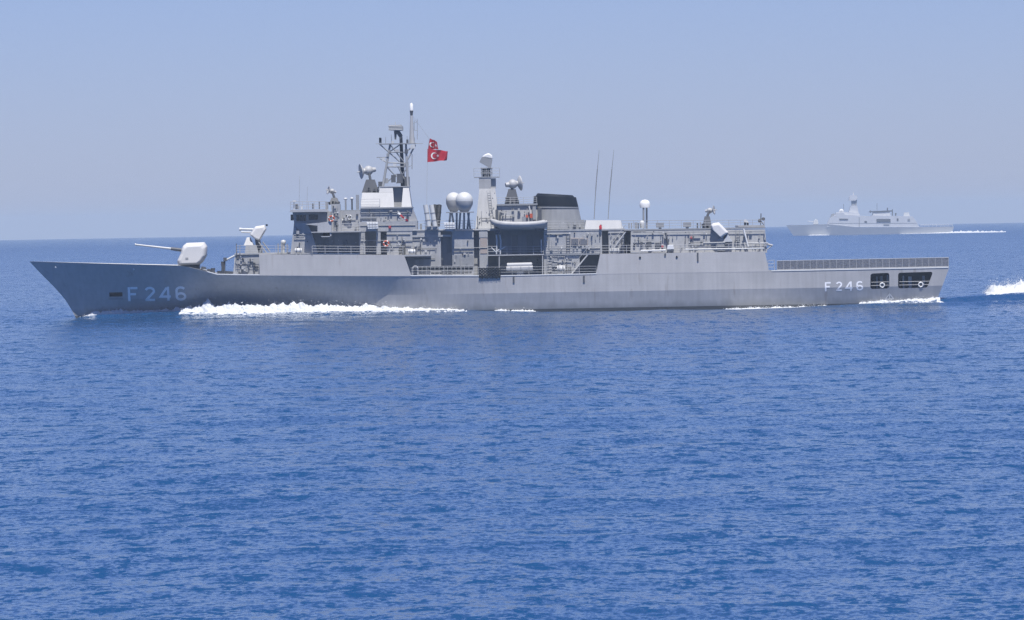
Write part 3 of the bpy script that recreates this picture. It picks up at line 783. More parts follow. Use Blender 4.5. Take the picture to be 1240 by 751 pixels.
for x, y0, y1, w, mt in ((357.5, 247, 253.4, 3, 'dark_grey'), (361, 249, 253.4, 1.4, 'mid_grey'), (364.6, 250, 253.6, 1.6, 'offwhite'), (378, 246.4, 253, 1.6, 'dark_grey'), (386, 244, 253.2, 1.2, 'dark_grey'), (394, 244.5, 253.4, 3.2, 'mid_grey'),
                         (417.5, 242, 254.4, 2, 'mid_grey'), (425.2, 242, 254.2, 2, 'dark_grey'), (431, 236, 254, 3.6, 'mid_grey'), (761, 270, 277, 1.6, 'mid_grey'), (764, 270, 277, 1.4, 'mid_grey'), (768.6, 269.5, 277, 3.4, 'mid_grey'), (772.5, 270, 277, 1.2, 'dark_grey'),
                         (843.8, 270, 277.5, 1.6, 'dark_grey'), (847.6, 269, 277.5, 1.4, 'mid_grey'), (336, 295, 307.6, 1.6, 'mid_grey'), (340, 294, 307.4, 2, 'mid_grey'), (347, 295.5, 307.4, 1.4, 'mid_grey'), (286, 295, 307, .9, 'dark_grey'), (290, 297, 307, .8, 'mid_grey'),
                         (504.5, 271, 278.6, 1.0, 'mid_grey'), (508.4, 271.4, 278.4, 2.6, 'mid_grey'), (578, 262, 278, 1.0, 'dark_grey'), (645, 250, 266, 4, 'mid_grey'), (605, 257, 278, 1.8, 'dark_grey'), (601.5, 254, 278, 1.4, 'dark_grey')):
    part('deck_post', mt, ('pbox', x, y0, x + w, y1, -4.3, -3.9 + w * .1))
for x, y in ((418.4, 241), (426, 240.6)):
    part('deck_lamp', 'offwhite', ('ball', W(x, y, -4.1), .24, .7, 12))
part('ventilator', 'offwhite', ('lathe', W(343.2, 301, -3.2), (0, 0, 1), [(0, .2), (.5, .2), (.7, .32), (1.0, .3), (1.1, .05)], 16), ('tube', W(343.2, 307.4, -3.2), W(343.2, 300, -3.2), .16))
# aft end gear
part('director_sight', 'offwhite', ('prism', [(900.5, 267.8), (903, 265.6), (906.6, 268.8), (906.4, 269.6), (901, 268.8)], -3.6, -2.6))
part('director_sight', 'black', ('pbox', 901.2, 268.6, 903.6, 273.6, -3.5, -2.7), ('pbox', 904.4, 269.4, 906.6, 273.6, -3.5, -2.7))
mb = MB()
mb.tube(W(921, 275, -2), W(921.6, 258.6, -2), .06); mb.tube(W(918.4, 266, -2), W(925.5, 264.6, -2), .07); mb.ball(W(919.6, 267.6, -2), .2, n=8); mb.ball(W(924.4, 265.2, -2), .22, n=8); mb.tube(W(921, 267, -2), W(926, 274, -2), .05)
mb.build('aft_pole', 'dark_grey', fr)
part('strut', 'white', ('tube', W(900.4, 277, -6.6), W(906, 299, -6.6), .1))
part('strut', 'dark_grey', ('tube', W(805.8, 282, -6.2), W(809.2, 296, -6.2), .13))
part('strut', 'pale_grey', ('tube', W(919, 291, -6.6), W(921.4, 301, -6.6), .09), ('tube', W(926, 295, -5.5), W(935.5, 297.4, -5.5), .13), ('tube', W(905, 294, -6.2), W(930, 294.6, -6.2), .08), ('tube', W(928, 303, -5), W(935, 297.4, -5), .06))
# foredeck gear: capstans, davit
for x, y, h in ((258, 330, .7), (265.5, 329, .5), (270.5, 322, 1.7)):
    part('capstan', 'dark_grey', ('lathe', W(x, 333 if x > 262 else 331.5, -2.8), (0, 0, 1), [(0, .32), (h * .5, .22), (h, .3)], 12))
part('davit', 'offwhite', ('tube', W(274.5, 314.6, -4), W(286.5, 308.6, -4), .12), ('tube', W(284.4, 313, -4), W(284.4, 333, -4), .09))
part('davit', 'dark_grey', ('tube', W(272, 314, -4), W(271.6, 332.5, -4), .12), ('pbox', 270.5, 312, 274.5, 316.4, -4.3, -3.7))
for x0, y0, x1, y1 in ((270, 328, 284, 332.4), (243, 322.6, 250, 326), (250, 325.5, 258, 330)):
    part('winch', 'dark_grey', ('prism', [(x0, y1), (x0 + 1, y0), (x1 - 1, y0 + 1), (x1, y1)], -2.6, -1.6))
part('winch', 'bronze', ('pbox', 483, 300, 486, 308, -6.2, -5.6), ('pbox', 487.4, 299, 491, 308, -6.2, -5.6), ('tube', W(486, 296.5, -6), W(487.4, 308, -6), .08), ('tube', W(490.6, 299, -6), W(482.5, 303.5, -6), .08))

# ------------------------------------------------------------------ davits for the boat
part('boat_davit', 'offwhite', ('path', [W(601.2, 308, -5.6), W(601.8, 290, -5.6), W(600.8, 284.5, -5.6)], .1), ('path', [W(605.8, 308, -5.6), W(606.6, 292, -5.6), W(605, 284.5, -5.6)], .1),
     ('path', [W(595, 300, -5.6), W(600, 304.8, -5.6), W(612, 299, -5.6)], .08))
part('boat_davit', 'dark_grey', ('pbox', 600, 279, 606, 284, -5.8, -4.2), ('pbox', 600, 254, 603.6, 279, -4.4, -3.9), ('pbox', 651.5, 252, 656, 279, -4.4, -3.9), ('pbox', 648, 276.4, 658, 279.6, -5.8, -4.2))
part('boat_davit', 'offwhite', ('tube', W(655.4, 290, -5.2), W(655.6, 307, -5.2), .08), ('tube', W(640.5, 249.5, -4), W(644.4, 267, -4), .1))
part('hoist_block', 'orange', ('pbox', 636.5, 260.4, 639.6, 263.6, -4.1, -3.8), ('pbox', 641.6, 258.8, 645.6, 264, -4.2, -3.8))

# ------------------------------------------------------------------ doors, panels, ladders, lockers and pipes on the walls
def door(x0, y0, x1, y1, Y, mt='mid_grey'):
    o = part('door', mt, ('pbox', x0, y0, x1, y1, Y - .07, Y + .05), bevel=.03)
for d in ((392, 290, 398.5, 306, -3.0), (415, 291, 421.5, 306.5, -3.0), (425, 260, 431, 279.5, -4.5), (462, 284, 467.6, 307.5, -3.2), (446, 285, 452, 307, -3.2), (620, 285, 627, 307.6, -1.4), (638, 285, 645, 307.6, -1.4),
          (669, 312, 675, 332, -5.0), (729.6, 282, 735.6, 306, -3.2), (757.6, 283, 763, 305.6, -3.2), (556, 312, 562, 331, -4.6), (508, 314, 513, 332, -4.6), (541, 285, 546, 306, -3.2), (575, 285, 579.6, 306, -3.2)):
    door(*d)
for x0, x1 in ((691.3, 700.8), (702, 711.8)):
    o = part('ventilation_grille', 'tan', ('pbox', x0, 288.3, x1, 296.8, -5.12, -5.0), bevel=.02)
    part('grille_slat', 'mid_grey', *[('pbox', x0 + .6, 289.3 + k * 1.2, x1 - .6, 289.8 + k * 1.2, -5.15, -5.1) for k in range(6)], parent=o)
for x0, x1, y0, y1 in ((783, 788.6, 292.6, 301), (793.4, 799, 293.6, 301), (783, 789, 293, 300.6)):
    pass
part('locker', 'dark_grey', ('pbox', 783.2, 292.8, 789, 301, -6.1, -5.9), bevel=.02); part('locker', 'dark_grey', ('pbox', 793.4, 294, 799, 300.6, -6.15, -5.9), bevel=.02)
def ladder(a, b_, Y, w=.45, mt='pale_grey', Y2=None):
    mb = MB(); A, B = W(*a, Y), W(*b_, Y if Y2 is None else Y2)
    sx_ = Vector((w / 2, 0, 0))
    for s in (-1, 1): mb.tube(A + sx_ * s, B + sx_ * s, .035, n=6)
    k = int((B - A).length / .32)
    for i in range(1, k): p = A + (B - A) * i / k; mb.tube(p - sx_, p + sx_, .025, n=5)
    return mb.build('ladder', mt, fr)
ladder((665.5, 332), (665.5, 309), -5.2, .6); ladder((438.4, 308), (438.4, 282), -5.15); ladder((406.8, 280), (406.8, 249), -5.75, .5, 'mid_grey'); ladder((597.3, 277), (591.5, 231), -3.5, .4, 'mid_grey', -1.7); ladder((837, 304), (837, 280), -6.1, .5, 'mid_grey'); ladder((893.4, 303), (893.4, 279), -6.1, .5, 'mid_grey')
ladder((688, 306), (688, 284), -5.1, .4, 'dark_grey')
def stairs(a, b_, Y, w=.8):
    mb = MB(); A, B = W(*a, Y), W(*b_, Y)
    for y in (-w / 2, w / 2):
        q = Vector((0, y, 0)); mb.tube(A + q, B + q, .10, n=6); mb.tube(A + q + Vector((0, 0, .9)), B + q + Vector((0, 0, .9)), .03, n=5)
    k = 10
    for i in range(k): p = A + (B - A) * (i + .5) / k; mb.box(p.x - .12, p.x + .12, Y - w / 2, Y + w / 2, p.z - .02, p.z + .02)
    return mb.build('stairway', 'pale_grey', fr)
stairs((692.5, 332), (711.5, 309), -5.4); stairs((740, 305.6), (757.5, 281), -6.0)

rnd = random.Random(7)
def clutter(x0, y0, x1, y1, Y, n, seed, pipes=3):
    r = random.Random(seed)
    for k in range(n):
        w, h = r.uniform(1.0, 4.0), r.uniform(1.0, 4.6)
        x, y = r.uniform(x0, x1 - w), r.uniform(y0, y1 - h)
        mt = r.choice(['house_grey', 'mid_grey', 'mid_grey', 'house_grey', 'dark_grey', 'pale_grey', 'navy_grey'])
        part('locker', mt, ('pbox', x, y, x + w, y + h, Y - r.uniform(.08, .35), Y + .05))
    for k in range(pipes):
        mb = MB(); x = r.uniform(x0, x1); ya, yb = sorted((r.uniform(y0, y1), r.uniform(y0, y1)))
        if r.random() < .6: mb.tube(W(x, ya, Y - .12), W(x, yb + 3, Y - .12), .05, n=6)
        else: mb.tube(W(x0 + 1, ya, Y - .1), W(min(x1, x0 + r.uniform(10, 30)), ya - .3, Y - .1), .045, n=6)
        mb.build('pipe', r.choice(['mid_grey', 'pale_grey', 'dark_grey']), fr)
clutter(285, 309, 313, 331, -4.0, 18, 1, 6)
clutter(355, 274, 374, 304, -5.4, 4, 2, 3)
clutter(402, 249, 411, 279, -5.6, 5, 3, 2)
clutter(414, 258, 434, 279, -4.6, 4, 4, 2)
clutter(438, 253, 496, 268, -4.65, 6, 5, 4)
clutter(470, 282, 498, 306, -5.0, 6, 6, 4)
clutter(500, 289, 533, 307, -4.6, 6, 8, 4)
clutter(500, 311, 533, 330, -4.6, 5, 9, 3)
clutter(549, 300, 573, 332, -4.6, 3, 10, 3)
clutter(582, 255, 600, 276, -3.0, 3, 11, 2)
clutter(606, 251, 640, 264, -3.75, 4, 12, 2)
clutter(596, 311, 656, 331, -1.4, 8, 13, 4)
clutter(660, 282, 690, 306, -5.0, 4, 14, 4)
clutter(668, 310, 700, 331, -5.0, 14, 15, 7)
clutter(703, 297, 727, 306, -5.0, 4, 16, 3)
clutter(692, 297.4, 713, 301.5, -5.0, 5, 17, 1)
clutter(703, 281, 727, 290, -5.0, 4, 18, 2)
clutter(738, 282, 755, 306, -5.0, 3, 19, 2)
clutter(766, 280, 830, 303, -6.0, 9, 20, 6)
clutter(835, 280, 928, 303, -6.0, 12, 21, 8)
clutter(664, 268, 706, 277, -2.65, 5, 22, 2)
def specks(x0, y0, x1, y1, Y, n, seed):
    r = random.Random(seed)
    for k in range(n):
        w, h = r.uniform(.6, 1.7), r.uniform(.6, 2.0)
        x, y = r.uniform(x0, x1 - w), r.uniform(y0, y1 - h)
        nm_, mt = r.choice([('junction_box', 'dark_grey'), ('junction_box', 'mid_grey'), ('floodlight', 'white'), ('hydrant', 'dark_grey'), ('vent_cover', 'black'), ('floodlight', 'offwhite'), ('vent_cover', 'dark_grey'), ('hose_reel', 'mid_grey')])
        part(nm_, mt, ('pbox', x, y, x + w, y + h, Y - r.uniform(.1, .3), Y + .03))
for a in ((285, 309, 313, 331, -4.0, 12, 31), (357, 276, 374, 306, -5.4, 8, 32), (402, 248, 411, 280, -5.6, 8, 33), (413, 258, 435, 279, -4.6, 10, 34), (437, 254, 498, 279, -4.8, 22, 35), (470, 281, 498, 307, -5.0, 16, 36),
          (500, 288, 533, 306, -4.6, 12, 37), (549, 290, 573, 332, -4.6, 10, 38), (604, 251, 648, 264, -3.75, 12, 39), (660, 281, 728, 306, -5.0, 18, 40), (660, 310, 700, 331, -5.0, 18, 41), (766, 280, 926, 303, -6.0, 60, 42), (738, 281, 756, 306, -5.0, 8, 43), (578, 232, 600, 276, -3.2, 6, 44), (596, 311, 656, 331, -1.4, 12, 45), (381, 283, 433, 306, -3.0, 12, 46)):
    specks(*a)
# guttering lines along the tops of walls
for x0, y0, x1, y1, Y in ((660, 283.4, 689, 283.2, -5.06), (765, 281.4, 803, 281, -6.0), (808, 281, 926, 279.8, -6.0), (736, 282.4, 755, 282, -5.06), (436, 273.4, 503, 272.8, -5.1), (437, 291.4, 510, 291, -5.1), (468, 283.6, 497, 283.4, -5.08), (437, 258, 498, 257.4, -4.75), (548, 300.4, 590, 300, -4.7), (356, 284.6, 378, 284.2, -5.45)):
    part('pipe', 'mid_grey', ('tube', W(x0, y0, Y), W(x1, y1, Y), .05, .05, 6))

# ------------------------------------------------------------------ railings
def rail(pts, h=1.0, wires=3, step=1.5, r=.022, mt='pale_grey'):
    mb = MB()
    for a, b_ in zip(pts[:-1], pts[1:]):
        a, b_ = Vector(a), Vector(b_); n_ = max(1, int((b_ - a).length / step))
        for i in range(n_ + 1):
            p = a + (b_ - a) * i / n_; mb.tube(p, p + Vector((0, 0, h)), r * 1.3, n=5)
        for k in range(wires):
            z = Vector((0, 0, h * (k + 1) / wires)); mb.tube(a + z, b_ + z, r, n=5)
    return mb.build('railing', mt, fr)
def prail(x0, y0, x1, y1, Y, **kw): return rail([W(x0, y0, Y), W(x1, y1, Y)], **kw)
prail(378, 307.6, 488, 308.4, -6.7, r=.03)
prail(286, 307, 350, 307.4, -5.0)
prail(352, 254, 395, 253.6, -6.3); prail(352, 254, 395, 253.6, 6.0)
prail(414, 280.4, 436, 280.2, -6.8, r=.03)
prail(437, 251, 460, 250.6, -4.8)
prail(500, 277.2, 575, 276.8, -4.9)
prail(591, 308, 614, 308.2, -5.6, r=.03); prail(646, 308, 658, 308, -5.6, r=.03); prail(614, 308.2, 646, 308.2, -5.6)
prail(660, 307.4, 727, 307, -5.15)
prail(662, 277.6, 708, 277.4, -5.1); prail(753, 276.8, 926, 276, -5.8); prail(753, 276.8, 926, 276, 5.8)
prail(728, 307, 805, 306.4, -6.95, r=.028)
prail(810, 306.2, 926, 304.4, -6.9, r=.028)
prail(574, 214.2, 605, 213.8, -1.6, h=1.1); prail(574, 214.2, 605, 213.8, 1.6, h=1.1)
prail(602, 247, 650, 246.4, -3.6, h=.8)
prail(498, 334, 722, 332, -7.1, wires=3, r=.02, step=2.0)
prail(930, 327.8, 938, 327.6, -6.8, h=1.3, r=.03)
for x0, y0, x1, y1, Y, rr, mt in ((776, 303.6, 806, 303, -6.97, .09, 'white'), (830, 302.2, 925, 300.8, -6.97, .09, 'offwhite'), (591, 278.4, 500, 279, -5.05, .05, 'pale_grey')):
    part('handrail', mt, ('tube', W(x0, y0, Y), W(x1, y1, Y), rr, rr, 8))

# ------------------------------------------------------------------ flight deck nets raised along the deck edge
mb = MB()
nx = np.linspace(WX(941), WX(1149), 27)
fr_ = MB()
for i, x in enumerate(nx):
    z = ztop(x); y = -hb(x, z) + .05
    nj = [.0, .05, -.03, .02, -.06, .04, .01, -.02, .06][i % 9] + .03 * math.sin(i * 2.3); fr_.tube((x, y, z), (x, y - .05, z + 1.28 + nj), .04, n=6)
    if i < len(nx) - 1:
        x2 = nx[i + 1]; z2 = ztop(x2); y2 = -hb(x2, z2) + .05
        fr_.tube((x, y - .05, z + 1.28), (x2, y2 - .05, z2 + 1.28), .04, n=6); fr_.tube((x, y, z + .14), (x2, y2, z2 + .14), .04, n=6)
        a, b_ = Vector((x, y, z)), Vector((x2, y2, z2)); up = Vector((0, -.05, 1))
        NX, NZ = 16, 11
        for k in range(NX + NZ):            # diamond mesh of cords
            for s in (0, 1):
                u0, v0 = (max(0, k - NZ) / NX, min(k, NZ) / NZ); u1, v1 = (min(k, NX) / NX, max(0, k - NX) / NZ)
                if s: u0, u1 = 1 - u0, 1 - u1
                p, q = a + (b_ - a) * u0 + up * (.16 + 1.1 * v0), a + (b_ - a) * u1 + up * (.16 + 1.1 * v1)
                if (p - q).length > .05: mb.tube(p, q, .016, n=3, caps=False)
o = fr_.build('flight_deck_net', 'pale_grey', fr)
mb.build('netting', 'net', o)

# ================================================================== things carried by the frigate
# rigid boat in its davits
BT = W(628, 276, -5.6)
boat = root('inflatable_boat', (BT.x, -5.6, BT.z - .25), 'pale grey inflatable boat slung outside the dark recess beside the funnel', 'boat')
mb = MB()
pts = []
for i in range(41):
    s = i / 40
    x = 594.5 + (662.8 - 594.5) * s
    y = 269.4 + 2.6 * math.sin(math.pi * s) ** .8 - 3.4 * max(0, (.14 - s) / .14) ** 1.6 - .9 * max(0, (s - .86) / .14) ** 1.2
    wy = 1.15 * min(1, (s / .22) ** .6) if s < .22 else 1.15
    pts.append((W(x, y, -5.6), wy))
for side in (-1, 1):
    path_ = [p + Vector((0, side * w, 0)) for p, w in pts]
    n = 12; vs_ = []
    for i, p in enumerate(path_):
        d = (path_[min(i + 1, 40)] - path_[max(i - 1, 0)]).normalized(); q = d.to_track_quat('Z', 'Y'); rr = .36 if i > 2 else .36 * (.55 + .15 * i)
        if i > 38: rr = .2
        for k in range(n): an = 2 * math.pi * k / n; vs_.append(p + q @ Vector((rr * math.cos(an), rr * math.sin(an), 0)))
    mb.add(vs_, [(i * n + k, i * n + (k + 1) % n, (i + 1) * n + (k + 1) % n, (i + 1) * n + k) for i in range(40) for k in range(n)], True)
    mb.f += [tuple(len(mb.v) - n + k for k in range(n)), tuple(len(mb.v) - 41 * n + k for k in range(n))]; mb.sm += [False, False]
mb.build('tube_collar', 'house_grey', boat)
mb = MB(); vs_ = []
for i in range(41):
    p, w = pts[i]; s = i / 40
    kz = W(600 + s * 58, 277.6 - 7 * max(0, (.2 - s) / .2) ** 1.5, -5.6).z
    vs_ += [(p.x, -5.6 - w, p.z - .1), (p.x, -5.6 - w * .55, (p.z + kz) / 2 - .1), (p.x, -5.6, min(kz, p.z - .2)), (p.x, -5.6 + w * .55, (p.z + kz) / 2 - .1), (p.x, -5.6 + w, p.z - .1)]
mb.add(vs_, [(5 * i + k, 5 * i + k + 1, 5 * i + k + 6, 5 * i + k + 5) for i in range(40) for k in range(4)] + [tuple(200 + k for k in range(5))], True)
mb.build('keel', 'navy_grey', boat)
part('console', 'mid_grey', ('pbox', 632, 262.6, 637, 269.5, -5.9, -5.3), parent=boat)
part('outboard_motor', 'white', ('pbox', 659.5, 271.5, 662.4, 277.6, -5.9, -5.4), parent=boat, bevel=.06)

def lifebuoy(px, py, Y, R, label, mt='orange', band='white', group=None):
    c = W(px, py, Y)
    o = root('lifebuoy', (c.x, c.y, c.z - R), label, 'lifebuoy', group)
    MB().torus(c, R * .76, R * .25).build('ring', mt, o)
    for k in range(4):
        a = math.pi / 2 * k + .3
        mb = MB(); mb.torus(c, R * .76, R * .28, a0=a, a1=a + .42, n=6); mb.f = mb.f[:-8]; mb.sm = mb.sm[:-8]
        mb.build('band', band, o)
lifebuoy(401.4, 265, -7.05, .42, 'orange lifebuoy hung on the bridge wing beside the ladder tower')
lifebuoy(467.6, 295.2, -5.25, .42, 'orange and white lifebuoy hung by the doorway under the forward tower')
lifebuoy(423.3, 263.4, -5.0, .34, 'small grey and white life ring in the shaded bay behind the bridge', 'pale_grey', 'white')
lifebuoy(1068.3, 345.6, -6.45, .36, 'white life ring in the squarer opening of the stern mooring deck', 'white', 'pale_grey')
lifebuoy(1115, 344.8, -6.4, .36, 'white life ring in the slant-ended opening beside the transom', 'white', 'pale_grey')

def raft(px0, px1, py, r, Y, label, mt='white'):
    A, B = W(px0, py, Y), W(px1, py - .2, Y)
    o = root('life_raft_canister', ((A.x + B.x) / 2, Y, A.z - r), label, 'life raft canister', 'life raft canisters on the frigate')
    d = (B - A); n_ = d.length
    mb = MB(); mb.lathe(A, d, [(0, r * .7), (n_ * .06, r), (n_ * .49, r), (n_ * .5, r * 1.05), (n_ * .51, r), (n_ * .94, r), (n_, r * .7)], 18); mb.build('canister', mt, o)
    mb = MB()
    for s in (.22, .78): p = A + d * s; mb.tube(p - d.normalized() * .04, p + d.normalized() * .04, r * 1.06, n=18)
    mb.build('strap', 'dark_grey', o)
    mb = MB()
    for s in (.22, .78): p = A + d * s; mb.box(p.x - .06, p.x + .06, Y - r * .7, Y + r * .7, p.z - r - .25, p.z - r * .75)
    mb.build('cradle', 'mid_grey', o)
raft(357, 365.5, 303.4, .28, -5.9, 'white life raft canister at the foot of the bridge front')
raft(494.4, 503, 304.6, .26, -6.2, 'white canister on the deck edge above the forward end of the boat well', 'white')
raft(738, 750, 304, .3, -6.5, 'pale canister below the stairway forward of the hangar', 'offwhite')
raft(674.6, 684, 325.2, .38, -6.0, 'white canister on the boat deck beside the sloping stairs', 'white')
# white deck box on the hangar walkway
p = W(811.7, 303.5, -6.7)
o = root('deck_box', (p.x, -6.5, p.z), 'white box with dark base on the walkway along the hangar wall', 'deck box')
part('box_body', 'white', ('prism', [(807.6, 302.4), (808.4, 297), (815.4, 296.6), (816.2, 302)], -7.0, -6.2), parent=o, bevel=.04)
part('box_base', 'dark_grey', ('pbox', 807.8, 302.3, 816, 304.6, -6.95, -6.25), parent=o)
# red extinguisher on the roof house
p = W(727.2, 277.6, -5.0)
o = root('fire_extinguisher', (p.x, -5.2, p.z), 'red extinguisher on the pale roof house behind the whip aerials', 'extinguisher')
part('bottle', 'red', ('lathe', W(727.2, 277.8, -5.25), (0, 0, 1), [(0, .17), (.42, .17), (.5, .08), (.6, .07)], 12), parent=o)
part('nozzle', 'black', ('tube', W(727.2, 272.4, -5.25), W(729, 272.8, -5.25), .04), parent=o)
for x0, y0, x1, y1, Y, lab in ((470.6, 273.6, 473.6, 276.8, -5.2, 'red hose box on the wall beside the forward decoy launcher'), (801, 297.6, 803.4, 300.6, -6.2, 'red hose box on the hangar wall beside the white deck box'), (836, 286.6, 838.2, 289.4, -6.3, 'small red box high on the hangar wall by the ladder')):
    p = W((x0 + x1) / 2, y1, Y)
    o = root('hose_box', (p.x, Y, p.z), lab, 'hose box')
    part('box_body', 'red', ('pbox', x0, y0, x1, y1, Y, Y + .3), parent=o, bevel=.02)
    part('handle', 'offwhite', ('pbox', (x0 + x1) / 2 - .3, y0 + 1, (x0 + x1) / 2 + .3, y0 + 1.8, Y - .03, Y + .02), parent=o)

# folded gangway with a patterned side net along the boat well
p = W(540, 334, -6.9)
o = root('gangway', (p.x, -6.9, p.z), 'long stowed gangway with netted side rails along the boat well edge', 'gangway')
mb = MB()
for y in (322.8, 328.4, 332.4): mb.tube(W(506, y, -6.95), W(573, y - .4, -6.95), .035, n=6)
for k in range(14): x = 506 + k * 67 / 13; mb.tube(W(x, 322.6, -6.95), W(x, 332.4, -6.95), .03, n=5)
mb.build('frame', 'pale_grey', o)
mb = MB()
for k in range(60):
    x = 506 + k * 1.1
    mb.tube(W(x, 323, -6.9), W(x + 2.0, 328, -6.9), .055, n=4); mb.tube(W(x + 2.0, 323, -6.88), W(x, 328, -6.88), .055, n=4)
mb.build('netting', 'black', o)
part('tread_board', 'black', ('pbox', 522, 329.4, 571, 331.6, -6.85, -6.5), parent=o)
part('end_frame', 'pale_grey', ('path', [W(499.6, 333, -6.95), W(499.8, 324.6, -6.95), W(501.4, 322.6, -6.95), W(504.4, 322.6, -6.95), W(506, 324.6, -6.95), W(506, 333, -6.95)], .09), parent=o)
# black scrambling net over the edge
p = W(593, 338, -7.5)
o = root('scrambling_net', (p.x, -7.45, p.z), 'black knotted scrambling net draped over the deck edge below the boat', 'net')
mb = MB()
for k in range(14):
    x = 580.4 + k * 1.95
    mb.path([W(x, 325, -7.2), W(x + .2, 333, -7.42), W(x - .2, 336.6 + (k % 3) * .7, -7.5)], .05, 5)
for k in range(7):
    y = 325.2 + k * 1.75
    for j in range(13): x = 580.4 + j * 1.95; mb.tube(W(x, y, -7.2 - .04 * k), W(x + 1.95, y + .5 * ((j + k) % 2 - .5), -7.2 - .04 * k), .075, n=5)
mb.build('mesh_cords', 'black', o)

# flags ---------------------------------------------------------------
def flag(name, hoist_t, hoist_b, fly_t, fly_b, label, emblem, amp, Y=0.0, fold=0.0, tw=1.0):
    A, B, C_, D = (W(*p, Y) for p in (hoist_t, hoist_b, fly_t, fly_b))
    o = root(name, (B.x, Y, B.z), label, 'flag')
    def S(u, v, off=0):
        top, bot = A.lerp(C_, u), B.lerp(D, u)
        p = top.lerp(bot, v)
        ph = u * 9.0 * tw + v * 1.6
        p = p + Vector((0, amp * u ** .5 * math.sin(ph) + off, .05 * math.sin(u * 11 + 1) * u + fold * math.sin(v * 7) * u))
        return p
    nu, nv = 44, 26
    vs_ = [S(i / nu, j / nv) for i in range(nu + 1) for j in range(nv + 1)]
    q = lambda i, j: i * (nv + 1) + j
    mb = MB(); mb.add(vs_, [(q(i, j), q(i + 1, j), q(i + 1, j + 1), q(i, j + 1)) for i in range(nu) for j in range(nv)], True)
    cl = mb.build('cloth', 'red', o)
    e = MB()
    cx, r1, r2, dx = emblem
    asp = (B - A).length / ((C_ - A).length)
    for off in (-.03, .03):
        N = 30
        vs_, fs = [], []
        a0 = 0.62
        for k in range(N + 1):              # crescent between two circles
            th = a0 + (2 * math.pi - 2 * a0) * k / N
            x1, y1 = r1 * math.cos(th), r1 * math.sin(th)
            th2 = .86 + (2 * math.pi - 2 * .86) * k / N
            x2, y2 = dx + r2 * math.cos(th2), r2 * math.sin(th2)
            vs_ += [S(cx + x1 * asp, .5 + y1, off), S(cx + x2 * asp, .5 + y2, off)]
        fs = [(2 * k, 2 * k + 2, 2 * k + 3, 2 * k + 1) for k in range(N)]
        e.add(vs_, fs)
        sc = (cx + (r1 * 1.12) * asp, .5); pv = [S(*sc, off)]
        for k in range(10):
            an = math.pi + math.pi * k / 5; rr = .125 if k % 2 == 0 else .05
            pv.append(S(sc[0] + rr * math.cos(an) * asp, sc[1] + rr * math.sin(an), off))
        e.add(pv, [(0, 1 + k, 1 + (k + 1) % 10) for k in range(10)])
    e.build('crescent_and_star', 'white', o)
    return o
flag('flag', (517.6, 180.4), (517.4, 196.6), (542.4, 183.0), (541.0, 194.6), 'larger red flag with white crescent flying clear of the mast', (.34, .25, .2, .063), .30, fold=.10, tw=1.25)
flag('flag', (520.4, 167.6), (518.2, 181.6), (528.8, 171.2), (531.2, 181.2), 'smaller crumpled red flag flying directly above the larger one', (.4, .22, .17, .05), .28, Y=.45, fold=.12, tw=1.5)
hal = MB()
hal.path([W(499, 140, 0), W(519.4, 167.4, 0), W(517.4, 197, 0), W(516.6, 262, -2), W(516, 274, -3)], .014, 4)
tag(hal.build('halyard', 'mid_grey', loc=W(516, 274, -3)), 'thin halyard running from the topmast past both red flags to the deck', 'rope')
# signal bunting on the tower wall
p = W(490, 268, -5.1)
o = root('signal_bunting', (p.x, -5.1, p.z), 'short string of red and white signal flags against the tower wall', 'signal flags')
for k, (x, y, mt) in enumerate(((483.4, 258, 'white'), (485.6, 260.4, 'red'), (488, 262.6, 'red'), (490.4, 264.4, 'white'), (492.6, 266.2, 'red'))):
    q = [W(x - 1.5, y - 1.6, -5.1), W(x + 1.6, y + .2, -5.1), W(x + 1.4, y + 2.6, -5.1), W(x - 1.7, y + 1.0, -5.1)]
    q = [v + Vector((0, .05 * math.sin(i * 2 + k), 0)) for i, v in enumerate(q)]
    mb = MB(); mb.add(q + [v + Vector((0, .03, 0)) for v in q], [(3, 2, 1, 0), (4, 5, 6, 7), (0, 1, 5, 4), (1, 2, 6, 5), (2, 3, 7, 6), (3, 0, 4, 7)])
    mb.build('signal_flag', mt, o)
part('line', 'mid_grey', ('tube', W(481, 255, -5.05), W(495, 268.5, -5.05), .02, .02, 4), parent=o)

# ================================================================== the distant corvette
CY = 3000.0
cv = root('corvette', tuple(W(1055, 283.2, CY)), 'distant hazy pale warship with enclosed mast on the horizon', 'warship')
def cp(name, material, pts, half, parent=None, bevel=0):
    mb = MB(); mb.prism(pts, CY - half, CY + half); return mb.build(name, material, parent or cv, bevel)
mb = MB()
sheer = [(952, 272.8), (965, 272.6), (985, 272.2), (1003, 271.6), (1040, 275.4), (1113, 275.2), (1116, 275), (1155, 274.4)]
keel = [(961, 284.6), (968, 285), (985, 285), (1003, 285), (1040, 284.4), (1113, 282.6), (1117, 282.6), (1153, 281.8)]
hw = [.1, 1.8, 4.5, 6.7, 7.2, 7.2, 7.2, 6.6]; kw = [.1, .8, 2.8, 4.9, 6.1, 6.3, 6.3, 5.8]
vs_ = []
for (a, b_, h, k) in zip(sheer, keel, hw, kw):
    A, B = W(*a, CY - h), W(b_[0], b_[1] + 1.5, CY - k)
    vs_ += [(A.x, CY - h, A.z), (B.x, CY - k, B.z), (B.x, CY + k, B.z), (A.x, CY + h, A.z)]
n = len(sheer)
for j in range(4):
    mb.add([vs_[4 * i + k] for i in range(n) for k in (j, (j + 1) % 4)], [(2 * i, 2 * i + 2, 2 * i + 3, 2 * i + 1) for i in range(n - 1)], True)
mb.add(vs_[-4:], [(0, 1, 2, 3)])
mb.build('hull', 'far_hull', cv)
